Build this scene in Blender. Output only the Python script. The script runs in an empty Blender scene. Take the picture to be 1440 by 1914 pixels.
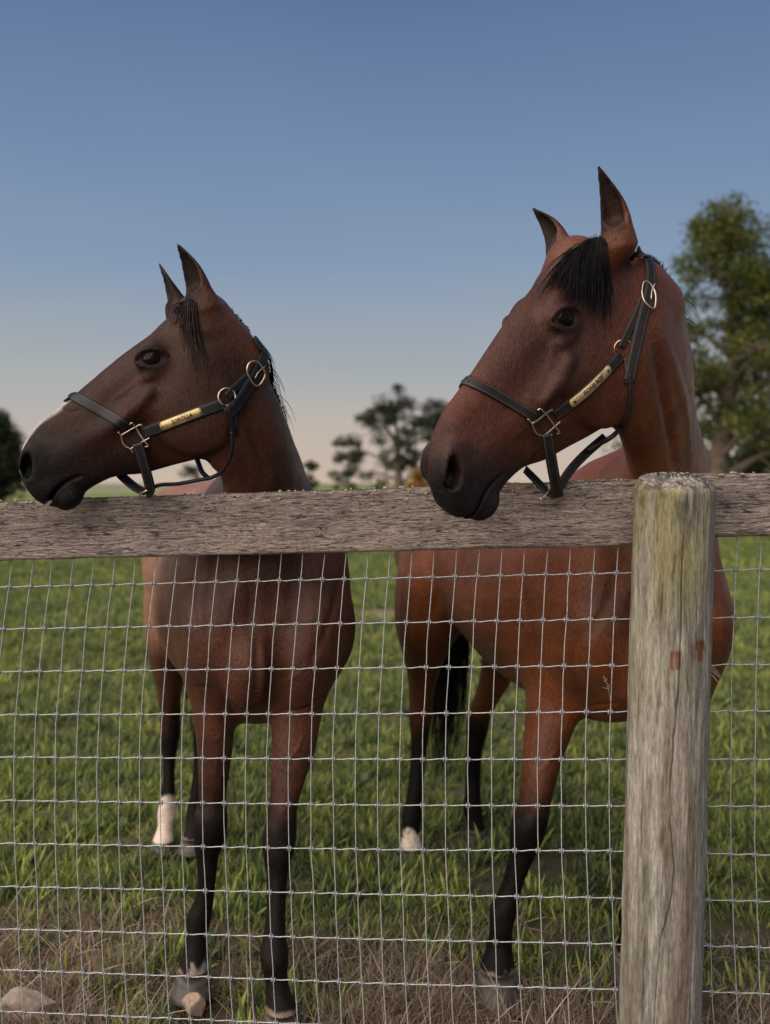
import bpy, math, random
import numpy as np
import openvdb
from mathutils import Vector, Matrix
from mathutils.bvhtree import BVHTree

# ------------------------------------------------------------------ camera, sky, sun
scene = bpy.context.scene
COL = scene.collection
F = 1850.0            # focal length in photo pixels (photo 1440 x 1914)
HC = 1.39             # eye height
HY = 903.0            # horizon row in the photo

cam_data = bpy.data.cameras.new('camera')
cam = bpy.data.objects.new('camera', cam_data)
COL.objects.link(cam)
cam.location = (0, 0, HC)
cam.rotation_euler = (math.radians(90), 0, 0)
cam_data.sensor_fit = 'VERTICAL'
cam_data.sensor_height = 36.0
cam_data.sensor_width = 27.0
cam_data.lens = F / 1914 * 36.0
cam_data.shift_y = -(957 - HY) / 1914
cam_data.clip_start = 0.05
cam_data.clip_end = 3000
cam_data.dof.use_dof = True
cam_data.dof.focus_distance = 2.28
cam_data.dof.aperture_fstop = 2.4
scene.camera = cam

world = bpy.data.worlds.new('World')
scene.world = world
world.use_nodes = True
SUN_EL, SUN_AZ = math.radians(40), math.radians(226)   # low in the sky behind the viewer, on the left


def lin(r, g, b):
    f = lambda c: (c / 255) / 12.92 if c <= 10 else (((c / 255) + 0.055) / 1.055) ** 2.4
    return (f(r), f(g), f(b), 1.0)


def build_world():
    nt = world.node_tree
    nt.nodes.clear()
    N = nt.nodes.new
    out = N('ShaderNodeOutputWorld')
    bg = N('ShaderNodeBackground')
    tc = N('ShaderNodeTexCoord')
    sep = N('ShaderNodeSeparateXYZ')
    ramp = N('ShaderNodeValToRGB')
    nt.links.new(tc.outputs['Generated'], sep.inputs[0])
    nz = N('ShaderNodeTexNoise'); nz.inputs['Scale'].default_value = 3.0; nz.inputs['Detail'].default_value = 5
    mp = N('ShaderNodeMapping'); mp.inputs['Scale'].default_value = (1, 1, 4)
    ma = N('ShaderNodeMath'); ma.operation = 'MULTIPLY_ADD'; ma.inputs[1].default_value = .045; 
    mb = N('ShaderNodeMath'); mb.operation = 'SUBTRACT'; mb.inputs[1].default_value = .0225
    nt.links.new(tc.outputs['Generated'], mp.inputs[0]); nt.links.new(mp.outputs[0], nz.inputs['Vector'])
    nt.links.new(nz.outputs[0], ma.inputs[0]); nt.links.new(sep.outputs['Z'], ma.inputs[2])
    nt.links.new(ma.outputs[0], mb.inputs[0]); nt.links.new(mb.outputs[0], ramp.inputs[0])      # faint uneven haze
    el = ramp.color_ramp.elements
    pts = [(0.0, (203, 183, 166)), (0.05, (192, 181, 171)), (0.11, (167, 173, 176)), (0.21, (134, 155, 180)),
           (0.31, (116, 140, 173)), (0.44, (94, 116, 157)), (0.7, (76, 97, 140)), (1.0, (66, 86, 128))]
    el[0].position, el[0].color = pts[0][0], lin(*pts[0][1])
    el[1].position, el[1].color = pts[-1][0], lin(*pts[-1][1])
    for p, c in pts[1:-1]:
        e = el.new(p)
        e.color = lin(*c)
    nt.links.new(ramp.outputs[0], bg.inputs[0])
    bg.inputs[1].default_value = 0.483
    nt.links.new(bg.outputs[0], out.inputs[0])


build_world()
sun_data = bpy.data.lights.new('sun', 'SUN')
sun_data.energy = 2.7
sun_data.angle = math.radians(90)
sun_data.color = (1.0, 0.86, 0.72)
sun = bpy.data.objects.new('sun', sun_data)
COL.objects.link(sun)
sd = Vector((math.sin(SUN_AZ) * math.cos(SUN_EL), math.cos(SUN_AZ) * math.cos(SUN_EL), math.sin(SUN_EL)))
sun.rotation_euler = sd.to_track_quat('Z', 'Y').to_euler()
sun.location = sd * 40

scene.view_settings.view_transform = 'Standard'
scene.view_settings.look = 'None'
scene.view_settings.exposure = 1.05
scene.view_settings.gamma = 1.0
scene.view_settings.use_curve_mapping = False
scene.render.engine = 'CYCLES'
scene.cycles.use_denoising = True
scene.cycles.max_bounces = 6
scene.cycles.transparent_max_bounces = 8

rng = np.random.default_rng(7)
random.seed(7)


# ------------------------------------------------------------------ helpers
def P(px, py, d):
    return np.array([(px - 720) * d / F, d, HC - (py - HY) * d / F])


def tag(o, label=None, cat=None, group=None, kind=None):
    if label: o['label'] = label
    if cat: o['category'] = cat
    if group: o['group'] = group
    if kind: o['kind'] = kind
    return o


def empty(name, loc=(0, 0, 0)):
    o = bpy.data.objects.new(name, None)
    o.location = loc
    o.empty_display_size = 0.1
    COL.objects.link(o)
    return o


def mesh_obj(name, verts, faces, mat=None, parent=None, smooth=True, colors=None, uv=None):
    """world-space verts -> one mesh object (kept in place when parented)"""
    me = bpy.data.meshes.new(name)
    verts = np.asarray(verts, dtype=np.float64)
    if parent is not None:
        base = np.zeros(3)
        q = parent
        while q is not None:
            base += np.array(q.location)
            q = q.parent
        verts = verts - base
    if isinstance(faces, np.ndarray):
        n, k = faces.shape
        me.vertices.add(len(verts))
        me.vertices.foreach_set('co', verts.astype(np.float32).ravel())
        me.loops.add(n * k)
        me.loops.foreach_set('vertex_index', faces.astype(np.int32).ravel())
        me.polygons.add(n)
        me.polygons.foreach_set('loop_start', np.arange(0, n * k, k, dtype=np.int32))
        me.update(calc_edges=True)
    else:
        me.from_pydata(verts.tolist(), [], [list(map(int, f)) for f in faces])
        me.update()
    me.validate()
    if smooth:
        me.polygons.foreach_set('use_smooth', np.ones(len(me.polygons), dtype=bool))
    if colors is not None:
        a = me.color_attributes.new('coat', 'FLOAT_COLOR', 'POINT')
        c = np.ones((len(verts), 4), dtype=np.float32)
        c[:, :colors.shape[1]] = colors
        a.data.foreach_set('color', c.ravel())
    if uv is not None:   # per-vertex uv
        layer = me.uv_layers.new(name='uv')
        vi = np.zeros(len(me.loops), dtype=np.int32)
        me.loops.foreach_get('vertex_index', vi)
        layer.data.foreach_set('uv', np.asarray(uv, dtype=np.float32)[vi].ravel())
    if mat is not None:
        me.materials.append(mat)
    o = bpy.data.objects.new(name, me)
    COL.objects.link(o)
    if parent is not None:
        o.parent = parent
    return o


def catmull(pts, m):
    """(n,k) control rows -> smooth rows, m per span"""
    pts = np.asarray(pts, float)
    n = len(pts)
    ext = np.vstack([2 * pts[0] - pts[1], pts, 2 * pts[-1] - pts[-2]])
    out = []
    for i in range(n - 1):
        p0, p1, p2, p3 = ext[i:i + 4]
        for t in np.arange(m) / m:
            out.append(0.5 * (2 * p1 + (p2 - p0) * t + (2 * p0 - 5 * p1 + 4 * p2 - p3) * t * t + (3 * p1 - p0 - 3 * p2 + p3) * t ** 3))
    out.append(pts[-1])
    return np.array(out)


def rings_mesh(rings, caps=True, closed_loop=False):
    """rings: (m, n, 3) -> verts, triangle faces"""
    rings = np.asarray(rings)
    m, n, _ = rings.shape
    v = rings.reshape(-1, 3)
    f = []
    i, j = np.meshgrid(np.arange(m if closed_loop else m - 1), np.arange(n), indexing='ij')
    a = i * n + j
    b = i * n + (j + 1) % n
    c = ((i + 1) % m) * n + (j + 1) % n
    d = ((i + 1) % m) * n + j
    quads = np.stack([a, b, c, d], -1).reshape(-1, 4)
    tris = np.vstack([quads[:, [0, 1, 2]], quads[:, [0, 2, 3]]])
    if caps and not closed_loop:
        c0 = len(v)
        v = np.vstack([v, rings[0].mean(0), rings[-1].mean(0)])
        k = np.arange(n)
        tris = np.vstack([tris, np.stack([np.full(n, c0), (k + 1) % n, k], -1),
                          np.stack([np.full(n, c0 + 1), (m - 1) * n + k, (m - 1) * n + (k + 1) % n], -1)])
    return v, tris


def frames(path):
    path = np.asarray(path)
    t = np.gradient(path, axis=0)
    t /= np.linalg.norm(t, axis=1, keepdims=True) + 1e-12
    ref = np.array([0, 0, 1.0]) if abs(t[0][2]) < 0.9 else np.array([1.0, 0, 0])
    a = np.cross(t[0], ref)
    a /= np.linalg.norm(a)
    A = []
    for k in range(len(path)):
        a = a - t[k] * (a @ t[k])
        a /= np.linalg.norm(a) + 1e-12
        A.append(a)
    A = np.array(A)
    return t, A, np.cross(t, A)


def tube(path, radius, n=8, closed=False):
    path = np.asarray(path, float)
    if closed:
        t = np.roll(path, -1, 0) - np.roll(path, 1, 0)
        t /= np.linalg.norm(t, axis=1, keepdims=True)
        nrm = np.linalg.svd(path - path.mean(0))[2][2]
        A = np.tile(nrm, (len(path), 1))
        B = np.cross(t, A)
    else:
        t, A, B = frames(path)
    r = np.broadcast_to(np.asarray(radius, float), (len(path),))
    ang = np.linspace(0, 2 * np.pi, n, endpoint=False)
    rings = path[:, None, :] + r[:, None, None] * (np.cos(ang)[None, :, None] * A[:, None, :] + np.sin(ang)[None, :, None] * B[:, None, :])
    return rings_mesh(rings, True, closed)


def join(parts):
    vs, fs, o = [], [], 0
    for v, f in parts:
        vs.append(np.asarray(v)); fs.append(np.asarray(f) + o)
        o += len(v)
    return np.vstack(vs), np.vstack(fs)


def vnoise(p, scale, seed=0):
    """smooth value noise on (n,3) points, 0..1"""
    p = np.asarray(p, float) * scale + seed * 17.31
    i = np.floor(p).astype(np.int64)
    f = p - i
    f = f * f * (3 - 2 * f)

    def h(x, y, z):
        n = (x * 374761393 + y * 668265263 + z * 2147483647 + seed * 1013) & 0xffffffff
        n = ((n ^ (n >> 13)) * 1274126177) & 0xffffffff
        return ((n ^ (n >> 16)) & 0xffff) / 65535.0
    r = 0
    for dx in (0, 1):
        for dy in (0, 1):
            for dz in (0, 1):
                w = (f[:, 0] if dx else 1 - f[:, 0]) * (f[:, 1] if dy else 1 - f[:, 1]) * (f[:, 2] if dz else 1 - f[:, 2])
                r = r + w * h(i[:, 0] + dx, i[:, 1] + dy, i[:, 2] + dz)
    return r


def sstep(a, b, x):
    t = np.clip((x - a) / (b - a), 0, 1)
    return t * t * (3 - 2 * t)


def blendc(col, m, c):
    m = np.asarray(m)[:, None]
    return col * (1 - m) + np.array(c)[None] * m


# ------------------------------------------------------------------ materials
class NT:
    def __init__(self, name):
        self.mat = bpy.data.materials.new(name)
        self.mat.use_nodes = True
        self.nt = self.mat.node_tree
        self.nt.nodes.clear()
        self.out = self.n('ShaderNodeOutputMaterial')
        self.bsdf = self.n('ShaderNodeBsdfPrincipled')
        self.l(self.bsdf.outputs[0], self.out.inputs[0])

    def n(self, t, **kw):
        nd = self.nt.nodes.new(t)
        for k, v in kw.items():
            setattr(nd, k, v)
        return nd

    def l(self, a, b):
        self.nt.links.new(a, b)

    def inp(self, name, v):
        self.bsdf.inputs[name].default_value = v

    def coord(self, kind='Object', scale=(1, 1, 1), loc=(0, 0, 0)):
        tc = self.n('ShaderNodeTexCoord')
        mp = self.n('ShaderNodeMapping')
        mp.inputs['Scale'].default_value = scale
        mp.inputs['Location'].default_value = loc
        self.l(tc.outputs[kind], mp.inputs[0])
        return mp.outputs[0]

    def noise(self, vec, scale, detail=4, rough=0.55, dist=0.0):
        nd = self.n('ShaderNodeTexNoise')
        nd.inputs['Scale'].default_value = scale
        nd.inputs['Detail'].default_value = detail
        nd.inputs['Roughness'].default_value = rough
        nd.inputs['Distortion'].default_value = dist
        if vec is not None:
            self.l(vec, nd.inputs['Vector'])
        return nd.outputs[0]

    def ramp(self, fac, pts, interp='LINEAR'):
        nd = self.n('ShaderNodeValToRGB')
        cr = nd.color_ramp
        cr.interpolation = interp
        cr.elements[0].position, cr.elements[0].color = pts[0][0], (*pts[0][1][:3], 1)
        cr.elements[1].position, cr.elements[1].color = pts[-1][0], (*pts[-1][1][:3], 1)
        for p, c in pts[1:-1]:
            e = cr.elements.new(p)
            e.color = (*c[:3], 1)
        self.l(fac, nd.inputs[0])
        return nd.outputs[0]

    def mix(self, fac, a, b, mode='MIX'):
        nd = self.n('ShaderNodeMix', data_type='RGBA', blend_type=mode)
        for k, v in ((0, fac), (6, a), (7, b)):
            s = nd.inputs[k]
            if hasattr(v, 'links'):
                self.l(v, s)
            elif isinstance(v, (int, float)):
                s.default_value = v if k == 0 else (v, v, v, 1)
            else:
                s.default_value = (*v[:3], 1)
        return nd.outputs[2]

    def math(self, op, a, b=None):
        nd = self.n('ShaderNodeMath', operation=op)
        for s, v in ((nd.inputs[0], a), (nd.inputs[1], b)):
            if v is None: continue
            if hasattr(v, 'links'): self.l(v, s)
            else: s.default_value = v
        return nd.outputs[0]

    def bump(self, h, strength, dist, prev=None):
        nd = self.n('ShaderNodeBump')
        nd.inputs['Strength'].default_value = strength
        nd.inputs['Distance'].default_value = dist
        self.l(h, nd.inputs['Height'])
        if prev is not None:
            self.l(prev, nd.inputs['Normal'])
        self.l(nd.outputs[0], self.bsdf.inputs['Normal'])
        return nd.outputs[0]

    def color(self, c):
        if hasattr(c, 'links'): self.l(c, self.bsdf.inputs['Base Color'])
        else: self.bsdf.inputs['Base Color'].default_value = (*c[:3], 1)

    def attr(self, name):
        nd = self.n('ShaderNodeAttribute', attribute_name=name)
        return nd.outputs['Color']


def simple_mat(name, col, rough=0.6, metal=0.0, var=0.25, nscale=40, bump=0.0, spec=0.5):
    m = NT(name)
    v = m.coord()
    n = m.noise(v, nscale, 5)
    c0 = tuple(x * (1 - var) for x in col)
    c1 = tuple(min(1, x * (1 + var)) for x in col)
    m.color(m.ramp(n, [(0.3, c0), (0.7, c1)]))
    m.inp('Roughness', rough); m.inp('Metallic', metal); m.inp('Specular IOR Level', spec)
    if bump:
        m.bump(n, bump, 0.004)
    return m.mat


def coat_material():
    m = NT('horse_coat')
    v = m.coord()
    big = m.noise(v, 7, 7, .62)
    fine = m.noise(m.coord(scale=(1, 1, 0.22)), 420, 3, 0.6)
    c = m.mix(1.0, m.attr('coat'), m.ramp(big, [(0.3, (.66, .66, .68)), (0.72, (1.3, 1.26, 1.22))]), 'MULTIPLY')
    c = m.mix(1.0, c, m.ramp(fine, [(0.32, (.45, .45, .45)), (0.68, (1.5, 1.5, 1.5))]), 'MULTIPLY')
    m.color(c)
    m.l(m.ramp(m.noise(v, 25, 4), [(0.3, (.38,) * 3), (0.7, (.55,) * 3)]), m.bsdf.inputs['Roughness'])
    mr = m.n('ShaderNodeMapRange')
    bw = m.n('ShaderNodeRGBToBW'); m.l(m.attr('coat'), bw.inputs[0])
    for k, x in enumerate((.005, .045, .08, .34)): mr.inputs[k + 1].default_value = x
    m.l(bw.outputs[0], mr.inputs[0]); m.l(mr.outputs[0], m.bsdf.inputs['Specular IOR Level'])
    m.inp('Sheen Roughness', 0.45)
    ms = m.n('ShaderNodeMapRange')
    for k, x in enumerate((.012, .06, .0, .035)): ms.inputs[k + 1].default_value = x
    m.l(bw.outputs[0], ms.inputs[0]); m.l(ms.outputs[0], m.bsdf.inputs['Sheen Weight'])
    b = m.bump(m.noise(v, 13, 3), 0.30, 0.012)
    b = m.bump(m.noise(m.coord(scale=(1, 1, .5)), 60, 5, .65), 0.35, 0.004, b)
    m.bump(fine, 0.8, 0.002, b)
    return m.mat


M = {}
M['coat'] = coat_material()
M['hair'] = simple_mat('horse_hair', (.0055, .0050, .0055), 0.5, var=.5, nscale=60, spec=.12)
M['eye'] = simple_mat('eye_black', (.007, .0045, .004), 0.05, var=.1, spec=.10)
M['hoof'] = simple_mat('hoof_horn', (.06, .052, .045), 0.55, var=.5, nscale=30, bump=.3)


# ------------------------------------------------------------------ ground
FA, FB = 2.343, -0.142            # fence wire line: y = FA + FB * x


def fence_d(px, a=FA):
    return a / (1 - FB * (px - 720) / F)


def FP(px, py, a=FA):
    return P(px, py, fence_d(px, a))


def ground_z(x, y):
    p = np.stack([np.asarray(x, float), np.asarray(y, float), np.zeros(np.shape(x))], -1).reshape(-1, 3)
    r = np.hypot(p[:, 0], p[:, 1])
    amp = np.clip(1 - r / 30, 0, 1)
    z = (vnoise(p, 1.1, 4) - .5) * .05 * amp + (vnoise(p, 5, 5) - .5) * .022 * np.clip(1 - r / 14, 0, 1)
    fd = p[:, 1] - (FA + FB * p[:, 0])
    z = z - .028 * (1 - sstep(.15, .7, fd)) * sstep(-1.5, -.2, fd) * amp
    return (z - .004).reshape(np.shape(x))


def build_ground():
    xs = np.concatenate([-np.geomspace(3000, 4, 40), np.arange(-3.9, 4.0, .045), np.geomspace(4, 3000, 40)])
    ys = np.concatenate([[-3000, -300, -40, -8, -2, 0, .8], np.arange(1.4, 7.0, .045), np.geomspace(7.05, 3000, 90)])
    X, Y = np.meshgrid(xs, ys, indexing='ij')
    Z = ground_z(X, Y)
    v = np.stack([X, Y, Z], -1).reshape(-1, 3)
    a = (np.arange(len(xs) - 1)[:, None] * len(ys) + np.arange(len(ys) - 1)[None]).ravel()
    f = np.stack([a, a + len(ys), a + len(ys) + 1, a + 1], -1)
    m = NT('pasture_ground')
    p = m.coord()
    sep = m.n('ShaderNodeSeparateXYZ'); m.l(p, sep.inputs[0])
    n1, n2, n3 = m.noise(p, .7, 5), m.noise(p, 9, 6, .65), m.noise(p, 60, 5, .7)
    soil = m.ramp(n2, [(.25, (.030, .021, .015)), (.55, (.075, .052, .037)), (.8, (.13, .095, .068))])
    soil = m.mix(.5, soil, m.ramp(n3, [(.3, (.028, .02, .015)), (.7, (.12, .09, .065))]))
    turf = m.ramp(n1, [(.3, (.13, .17, .045)), (.5, (.18, .215, .060)), (.72, (.22, .235, .080))])
    turf = m.mix(.6, turf, m.ramp(n2, [(.3, (.08, .11, .03)), (.7, (.22, .25, .08))]))
    under = m.mix(.22, soil, turf)
    fd = m.math('SUBTRACT', sep.outputs['Y'], m.math('ADD', m.math('MULTIPLY', sep.outputs['X'], FB), FA))
    fdn = m.math('ADD', fd, m.math('MULTIPLY', m.math('SUBTRACT', n2, .5), .9))
    c = m.mix(m.ramp(fdn, [(.45, (0, 0, 0)), (.95, (1, 1, 1))]), soil, under)
    far = m.n('ShaderNodeMapRange'); far.inputs[1].default_value = 8; far.inputs[2].default_value = 24
    m.l(sep.outputs['Y'], far.inputs[0])
    c = m.mix(far.outputs[0], c, turf)
    # worn bare spot out in the field
    vd = m.n('ShaderNodeVectorMath', operation='DISTANCE')
    vd.inputs[1].default_value = (-.10, 10.4, 0)
    m.l(m.coord(scale=(1, 1, 1)), vd.inputs[0])
    spot = m.ramp(m.math('ADD', vd.outputs['Value'], m.math('MULTIPLY', m.math('SUBTRACT', n2, .5), 1.0)), [(.25, (1, 1, 1)), (.65, (0, 0, 0))])
    c = m.mix(spot, c, (.24, .18, .125))
    m.color(c)
    m.inp('Roughness', .95); m.inp('Specular IOR Level', .15)
    m.bump(n3, .7, .012)
    tag(mesh_obj('ground', v, f, m.mat), kind='structure')


build_ground()


# ------------------------------------------------------------------ grass (uncountable): tufts scattered with geometry nodes
def grass_material(name, cols, tip, rough=.55):
    m = NT(name)
    oi = m.n('ShaderNodeObjectInfo')
    mp = m.n('ShaderNodeMapping')
    m.l(oi.outputs['Location'], mp.inputs[0])
    patch = m.noise(mp.outputs[0], .9, 4, .6)
    patch2 = m.noise(mp.outputs[0], 4.5, 3, .6)
    at = m.attr('coat')
    sep = m.n('ShaderNodeSeparateColor'); m.l(at, sep.inputs[0])
    k = m.math('ADD', m.math('MULTIPLY', patch, .55), m.math('ADD', m.math('MULTIPLY', patch2, .35), m.math('MULTIPLY', m.math('SUBTRACT', oi.outputs['Random'], .5), .30)))
    k = m.math('ADD', k, m.math('MULTIPLY', m.math('SUBTRACT', sep.outputs['Green'], .5), .34))
    c = m.ramp(k, cols)
    c = m.mix(m.math('MULTIPLY', m.math('POWER', sep.outputs['Red'], 3.0), .45), c, tip)
    c = m.mix(m.math('MULTIPLY', m.math('GREATER_THAN', sep.outputs['Blue'], .93), .8), c, (.30, .24, .12))
    m.color(c)
    m.inp('Roughness', rough); m.inp('Specular IOR Level', .25)
    tr = m.n('ShaderNodeBsdfTranslucent'); m.l(c, tr.inputs[0])
    mx = m.n('ShaderNodeMixShader'); mx.inputs[0].default_value = .28
    m.l(m.bsdf.outputs[0], mx.inputs[1]); m.l(tr.outputs[0], mx.inputs[2]); m.l(mx.outputs[0], m.out.inputs[0])
    return m.mat


M['grass'] = grass_material('grass_blades', [(.30, (.040, .080, .042)), (.43, (.095, .160, .042)), (.56, (.220, .290, .055)), (.72, (.40, .40, .095))], (.42, .42, .15))
M['straw'] = grass_material('dry_straw', [(.25, (.10, .072, .050)), (.48, (.24, .18, .13)), (.68, (.50, .40, .30))], (.50, .40, .31), .7)


def tuft_mesh(name, n, h, spread, width, lean, mat, seed, droop=.5):
    r = np.random.default_rng(seed)
    vs, fs, cs = [], [], []
    for b in range(n):
        ang, tilt = r.uniform(0, 2 * np.pi), abs(r.normal(0, lean))
        x0 = np.array([r.normal(0, spread), r.normal(0, spread), -.004])
        L = h * r.uniform(.45, 1.15)
        d = np.array([math.cos(ang) * math.sin(tilt), math.sin(ang) * math.sin(tilt), math.cos(tilt)])
        side = np.cross(d, [0, 0, 1]); side /= np.linalg.norm(side) + 1e-6
        a2 = r.uniform(-1.2, 1.2)
        side = side * math.cos(a2) + np.cross(d, side) * math.sin(a2)
        w = width * r.uniform(.6, 1.2)
        g, bb = r.random(), r.random()
        p = x0.copy(); o = len(vs)
        dr = droop * r.uniform(.2, 1.5)
        for s in range(4):
            t = s / 3
            ww = w * (.75, 1, .8, 0)[s]
            cup = np.cross(side, d)
            if s < 3:
                vs += [p - side * ww / 2, p + side * ww / 2]
                cs += [(t, g, bb)] * 2
            else:
                vs.append(p); cs.append((t, g, bb))
            d = d + np.array([math.cos(ang) * .5, math.sin(ang) * .5, -.55]) * dr * .35
            d /= np.linalg.norm(d)
            p = p + d * L / 3
            p[2] = max(p[2], .004)
        fs += [(o, o + 1, o + 3), (o, o + 3, o + 2), (o + 2, o + 3, o + 5), (o + 2, o + 5, o + 4), (o + 4, o + 5, o + 6)]
    me = bpy.data.meshes.new(name)
    me.from_pydata([tuple(v) for v in vs], [], fs)
    a = me.color_attributes.new('coat', 'FLOAT_COLOR', 'POINT')
    a.data.foreach_set('color', np.hstack([np.array(cs), np.ones((len(cs), 1))]).astype(np.float32).ravel())
    me.polygons.foreach_set('use_smooth', np.ones(len(me.polygons), dtype=bool))
    me.materials.append(mat)
    return bpy.data.objects.new(name, me)


def scatter(name, label, cat, sources, pts, rot, scl, kind):
    """one object whose geometry nodes set a tuft on every point"""
    coll = bpy.data.collections.new(name + '_tufts')
    for k, s in enumerate(sources):
        s.name = '%s_%02d' % (name, k)
        coll.objects.link(s)
    me = bpy.data.meshes.new(name)
    me.vertices.add(len(pts))
    me.vertices.foreach_set('co', np.asarray(pts, dtype=np.float32).ravel())
    for nm, ty, val, key in (('rot', 'FLOAT_VECTOR', rot, 'vector'), ('scl', 'FLOAT', scl, 'value'), ('kind', 'INT', kind, 'value')):
        a = me.attributes.new(nm, ty, 'POINT')
        a.data.foreach_set(key, np.asarray(val).astype(np.int32 if ty == 'INT' else np.float32).ravel())
    o = bpy.data.objects.new(name, me)
    COL.objects.link(o)
    ng = bpy.data.node_groups.new(name, 'GeometryNodeTree')
    ng.interface.new_socket('Geometry', in_out='INPUT', socket_type='NodeSocketGeometry')
    ng.interface.new_socket('Geometry', in_out='OUTPUT', socket_type='NodeSocketGeometry')
    N = ng.nodes.new
    gi, go = N('NodeGroupInput'), N('NodeGroupOutput')
    ci = N('GeometryNodeCollectionInfo')
    ci.inputs['Collection'].default_value = coll
    ci.inputs['Separate Children'].default_value = True
    ci.inputs['Reset Children'].default_value = True
    ip = N('GeometryNodeInstanceOnPoints')
    ip.inputs['Pick Instance'].default_value = True

    def named(nm, ty):
        a = N('GeometryNodeInputNamedAttribute'); a.data_type = ty
        a.inputs['Name'].default_value = nm
        return [s for s in a.outputs if s.enabled][0]
    e2r = N('FunctionNodeEulerToRotation')
    L = ng.links.new
    L(gi.outputs[0], ip.inputs['Points'])
    L(ci.outputs[0], ip.inputs['Instance'])
    L(named('kind', 'INT'), ip.inputs['Instance Index'])
    L(named('rot', 'FLOAT_VECTOR'), e2r.inputs[0])
    L(e2r.outputs[0], ip.inputs['Rotation'])
    L(named('scl', 'FLOAT'), ip.inputs['Scale'])
    L(ip.outputs[0], go.inputs[0])
    md = o.modifiers.new('scatter', 'NODES')
    md.node_group = ng
    return tag(o, label, cat, kind='stuff')


def build_grass():
    r = np.random.default_rng(21)
    src = [tuft_mesh('t', 14, .076, .020, .0080, .52, M['grass'], 100 + k) for k in range(5)]
    src += [tuft_mesh('t', 18, .062, .024, .0064, .75, M['grass'], 120 + k) for k in range(3)]
    src += [tuft_mesh('t', 26, .080, .050, .009, .6, M['grass'], 140 + k) for k in range(2)]    # wider, for the distance
    P_, S_, K_ = [], [], []
    for d0, d1, dens, s, lo, hi in ((2.35, 5.0, 900, 1.0, 0, 8), (5.0, 9.0, 420, 1.15, 0, 8), (9.0, 16.0, 150, 1.25, 8, 10), (16.0, 34.0, 46, 1.7, 8, 10)):
        half = lambda d: .62 * d + 1.3
        area = (d1 - d0) * (half(d0) + half(d1))
        n = int(area * dens)
        y = np.sqrt(r.uniform(d0 ** 2, d1 ** 2, n))
        x = r.uniform(-1, 1, n) * half(y)
        fd = y - (FA + FB * x)
        pn = np.stack([x, y, 0 * x], 1)
        nz = vnoise(pn, 3.2, 9) - .5 + (vnoise(pn, 9, 12) - .5) * .5
        keep = r.random(n) < sstep(.04, .54, fd + nz * .85)
        clump = vnoise(pn, 7.5, 14)
        keep &= r.random(n) < (.32 + .75 * sstep(.36, .62, clump))
        spot = np.hypot(x + .10, (y - 10.4) * .8)
        keep &= spot > .42 + nz * .5
        x, y, clump = x[keep], y[keep], clump[keep]
        P_.append(np.stack([x, y, ground_z(x, y)], 1))
        S_.append(s * r.uniform(.55, 1.2, len(x)) * (.55 + .85 * clump))
        K_.append(r.integers(lo, hi, len(x)))
    p = np.vstack(P_); s = np.concatenate(S_); k = np.concatenate(K_)
    rot = np.stack([r.normal(0, .16, len(p)), r.normal(0, .16, len(p)), r.uniform(0, 6.28, len(p))], 1)
    scatter('grass', 'short green pasture grass growing behind the wire', 'grass', src, p, rot, s, k)
    # dry stalks at the foot of the fence
    src = [tuft_mesh('t', 14, .11, .022, .0026, 1.15, M['straw'], 200 + j, .8) for j in range(4)]
    src += [tuft_mesh('t', 9, .15, .012, .0022, .75, M['straw'], 220 + j, .35) for j in range(2)]
    src += [tuft_mesh('t', 3, .24, .02, .0030, 1.15, M['straw'], 240 + j, .35) for j in range(3)]
    n = 11000
    x = r.uniform(-2.6, 2.6, n); fd = r.beta(1.5, 1.9, n) * 1.15 - .30
    y = FA + FB * x + fd
    pn = np.stack([x, y, 0 * x], 1)
    keep = (r.random(n) < sstep(.25, .55, vnoise(pn, 6, 16) + .08)) & (r.random(n) < 1 - .8 * sstep(.15, .75, fd + (vnoise(pn, 3.2, 9) - .5)))
    x, y = x[keep], y[keep]
    k = np.where(r.random(len(x)) < .80, r.integers(0, 4, len(x)), r.integers(4, 9, len(x)))
    rot = np.stack([r.normal(0, .2, len(x)), r.normal(0, .2, len(x)), r.uniform(0, 6.28, len(x))], 1)
    scatter('dry_grass', 'dry brown grass stalks on the bare soil along the fence foot', 'grass', src,
            np.stack([x, y, ground_z(x, y)], 1), rot, r.uniform(.5, 1.15, len(x)), k)


build_grass()


# ------------------------------------------------------------------ background trees
def foliage_mat(name, c0, c1, c2):
    m = NT(name)
    at = m.attr('coat')
    sep = m.n('ShaderNodeSeparateColor'); m.l(at, sep.inputs[0])
    k = m.math('ADD', m.math('MULTIPLY', m.noise(m.coord(), .8, 4), .6), m.math('MULTIPLY', sep.outputs['Red'], .4))
    c = m.ramp(k, [(.3, c0), (.5, c1), (.7, c2)])
    m.color(c)
    m.inp('Roughness', .6); m.inp('Specular IOR Level', .2)
    tr = m.n('ShaderNodeBsdfTranslucent'); m.l(c, tr.inputs[0])
    mx = m.n('ShaderNodeMixShader'); mx.inputs[0].default_value = .3
    m.l(m.bsdf.outputs[0], mx.inputs[1]); m.l(tr.outputs[0], mx.inputs[2]); m.l(mx.outputs[0], m.out.inputs[0])
    return m.mat


M['bark'] = simple_mat('bark', (.105, .078, .060), .9, var=.4, nscale=7, bump=.6)
M['leaf_olive'] = foliage_mat('leaf_olive', (.030, .046, .020), (.070, .090, .022), (.155, .165, .032))
M['leaf_dark'] = foliage_mat('leaf_dark', (.012, .020, .012), (.024, .036, .018), (.042, .055, .022))
M['leaf_grey'] = foliage_mat('leaf_grey', (.026, .036, .022), (.042, .052, .028), (.062, .070, .034))
M['leaf_amber'] = foliage_mat('leaf_amber', (.20, .10, .025), (.30, .16, .03), (.38, .22, .05))


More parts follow.
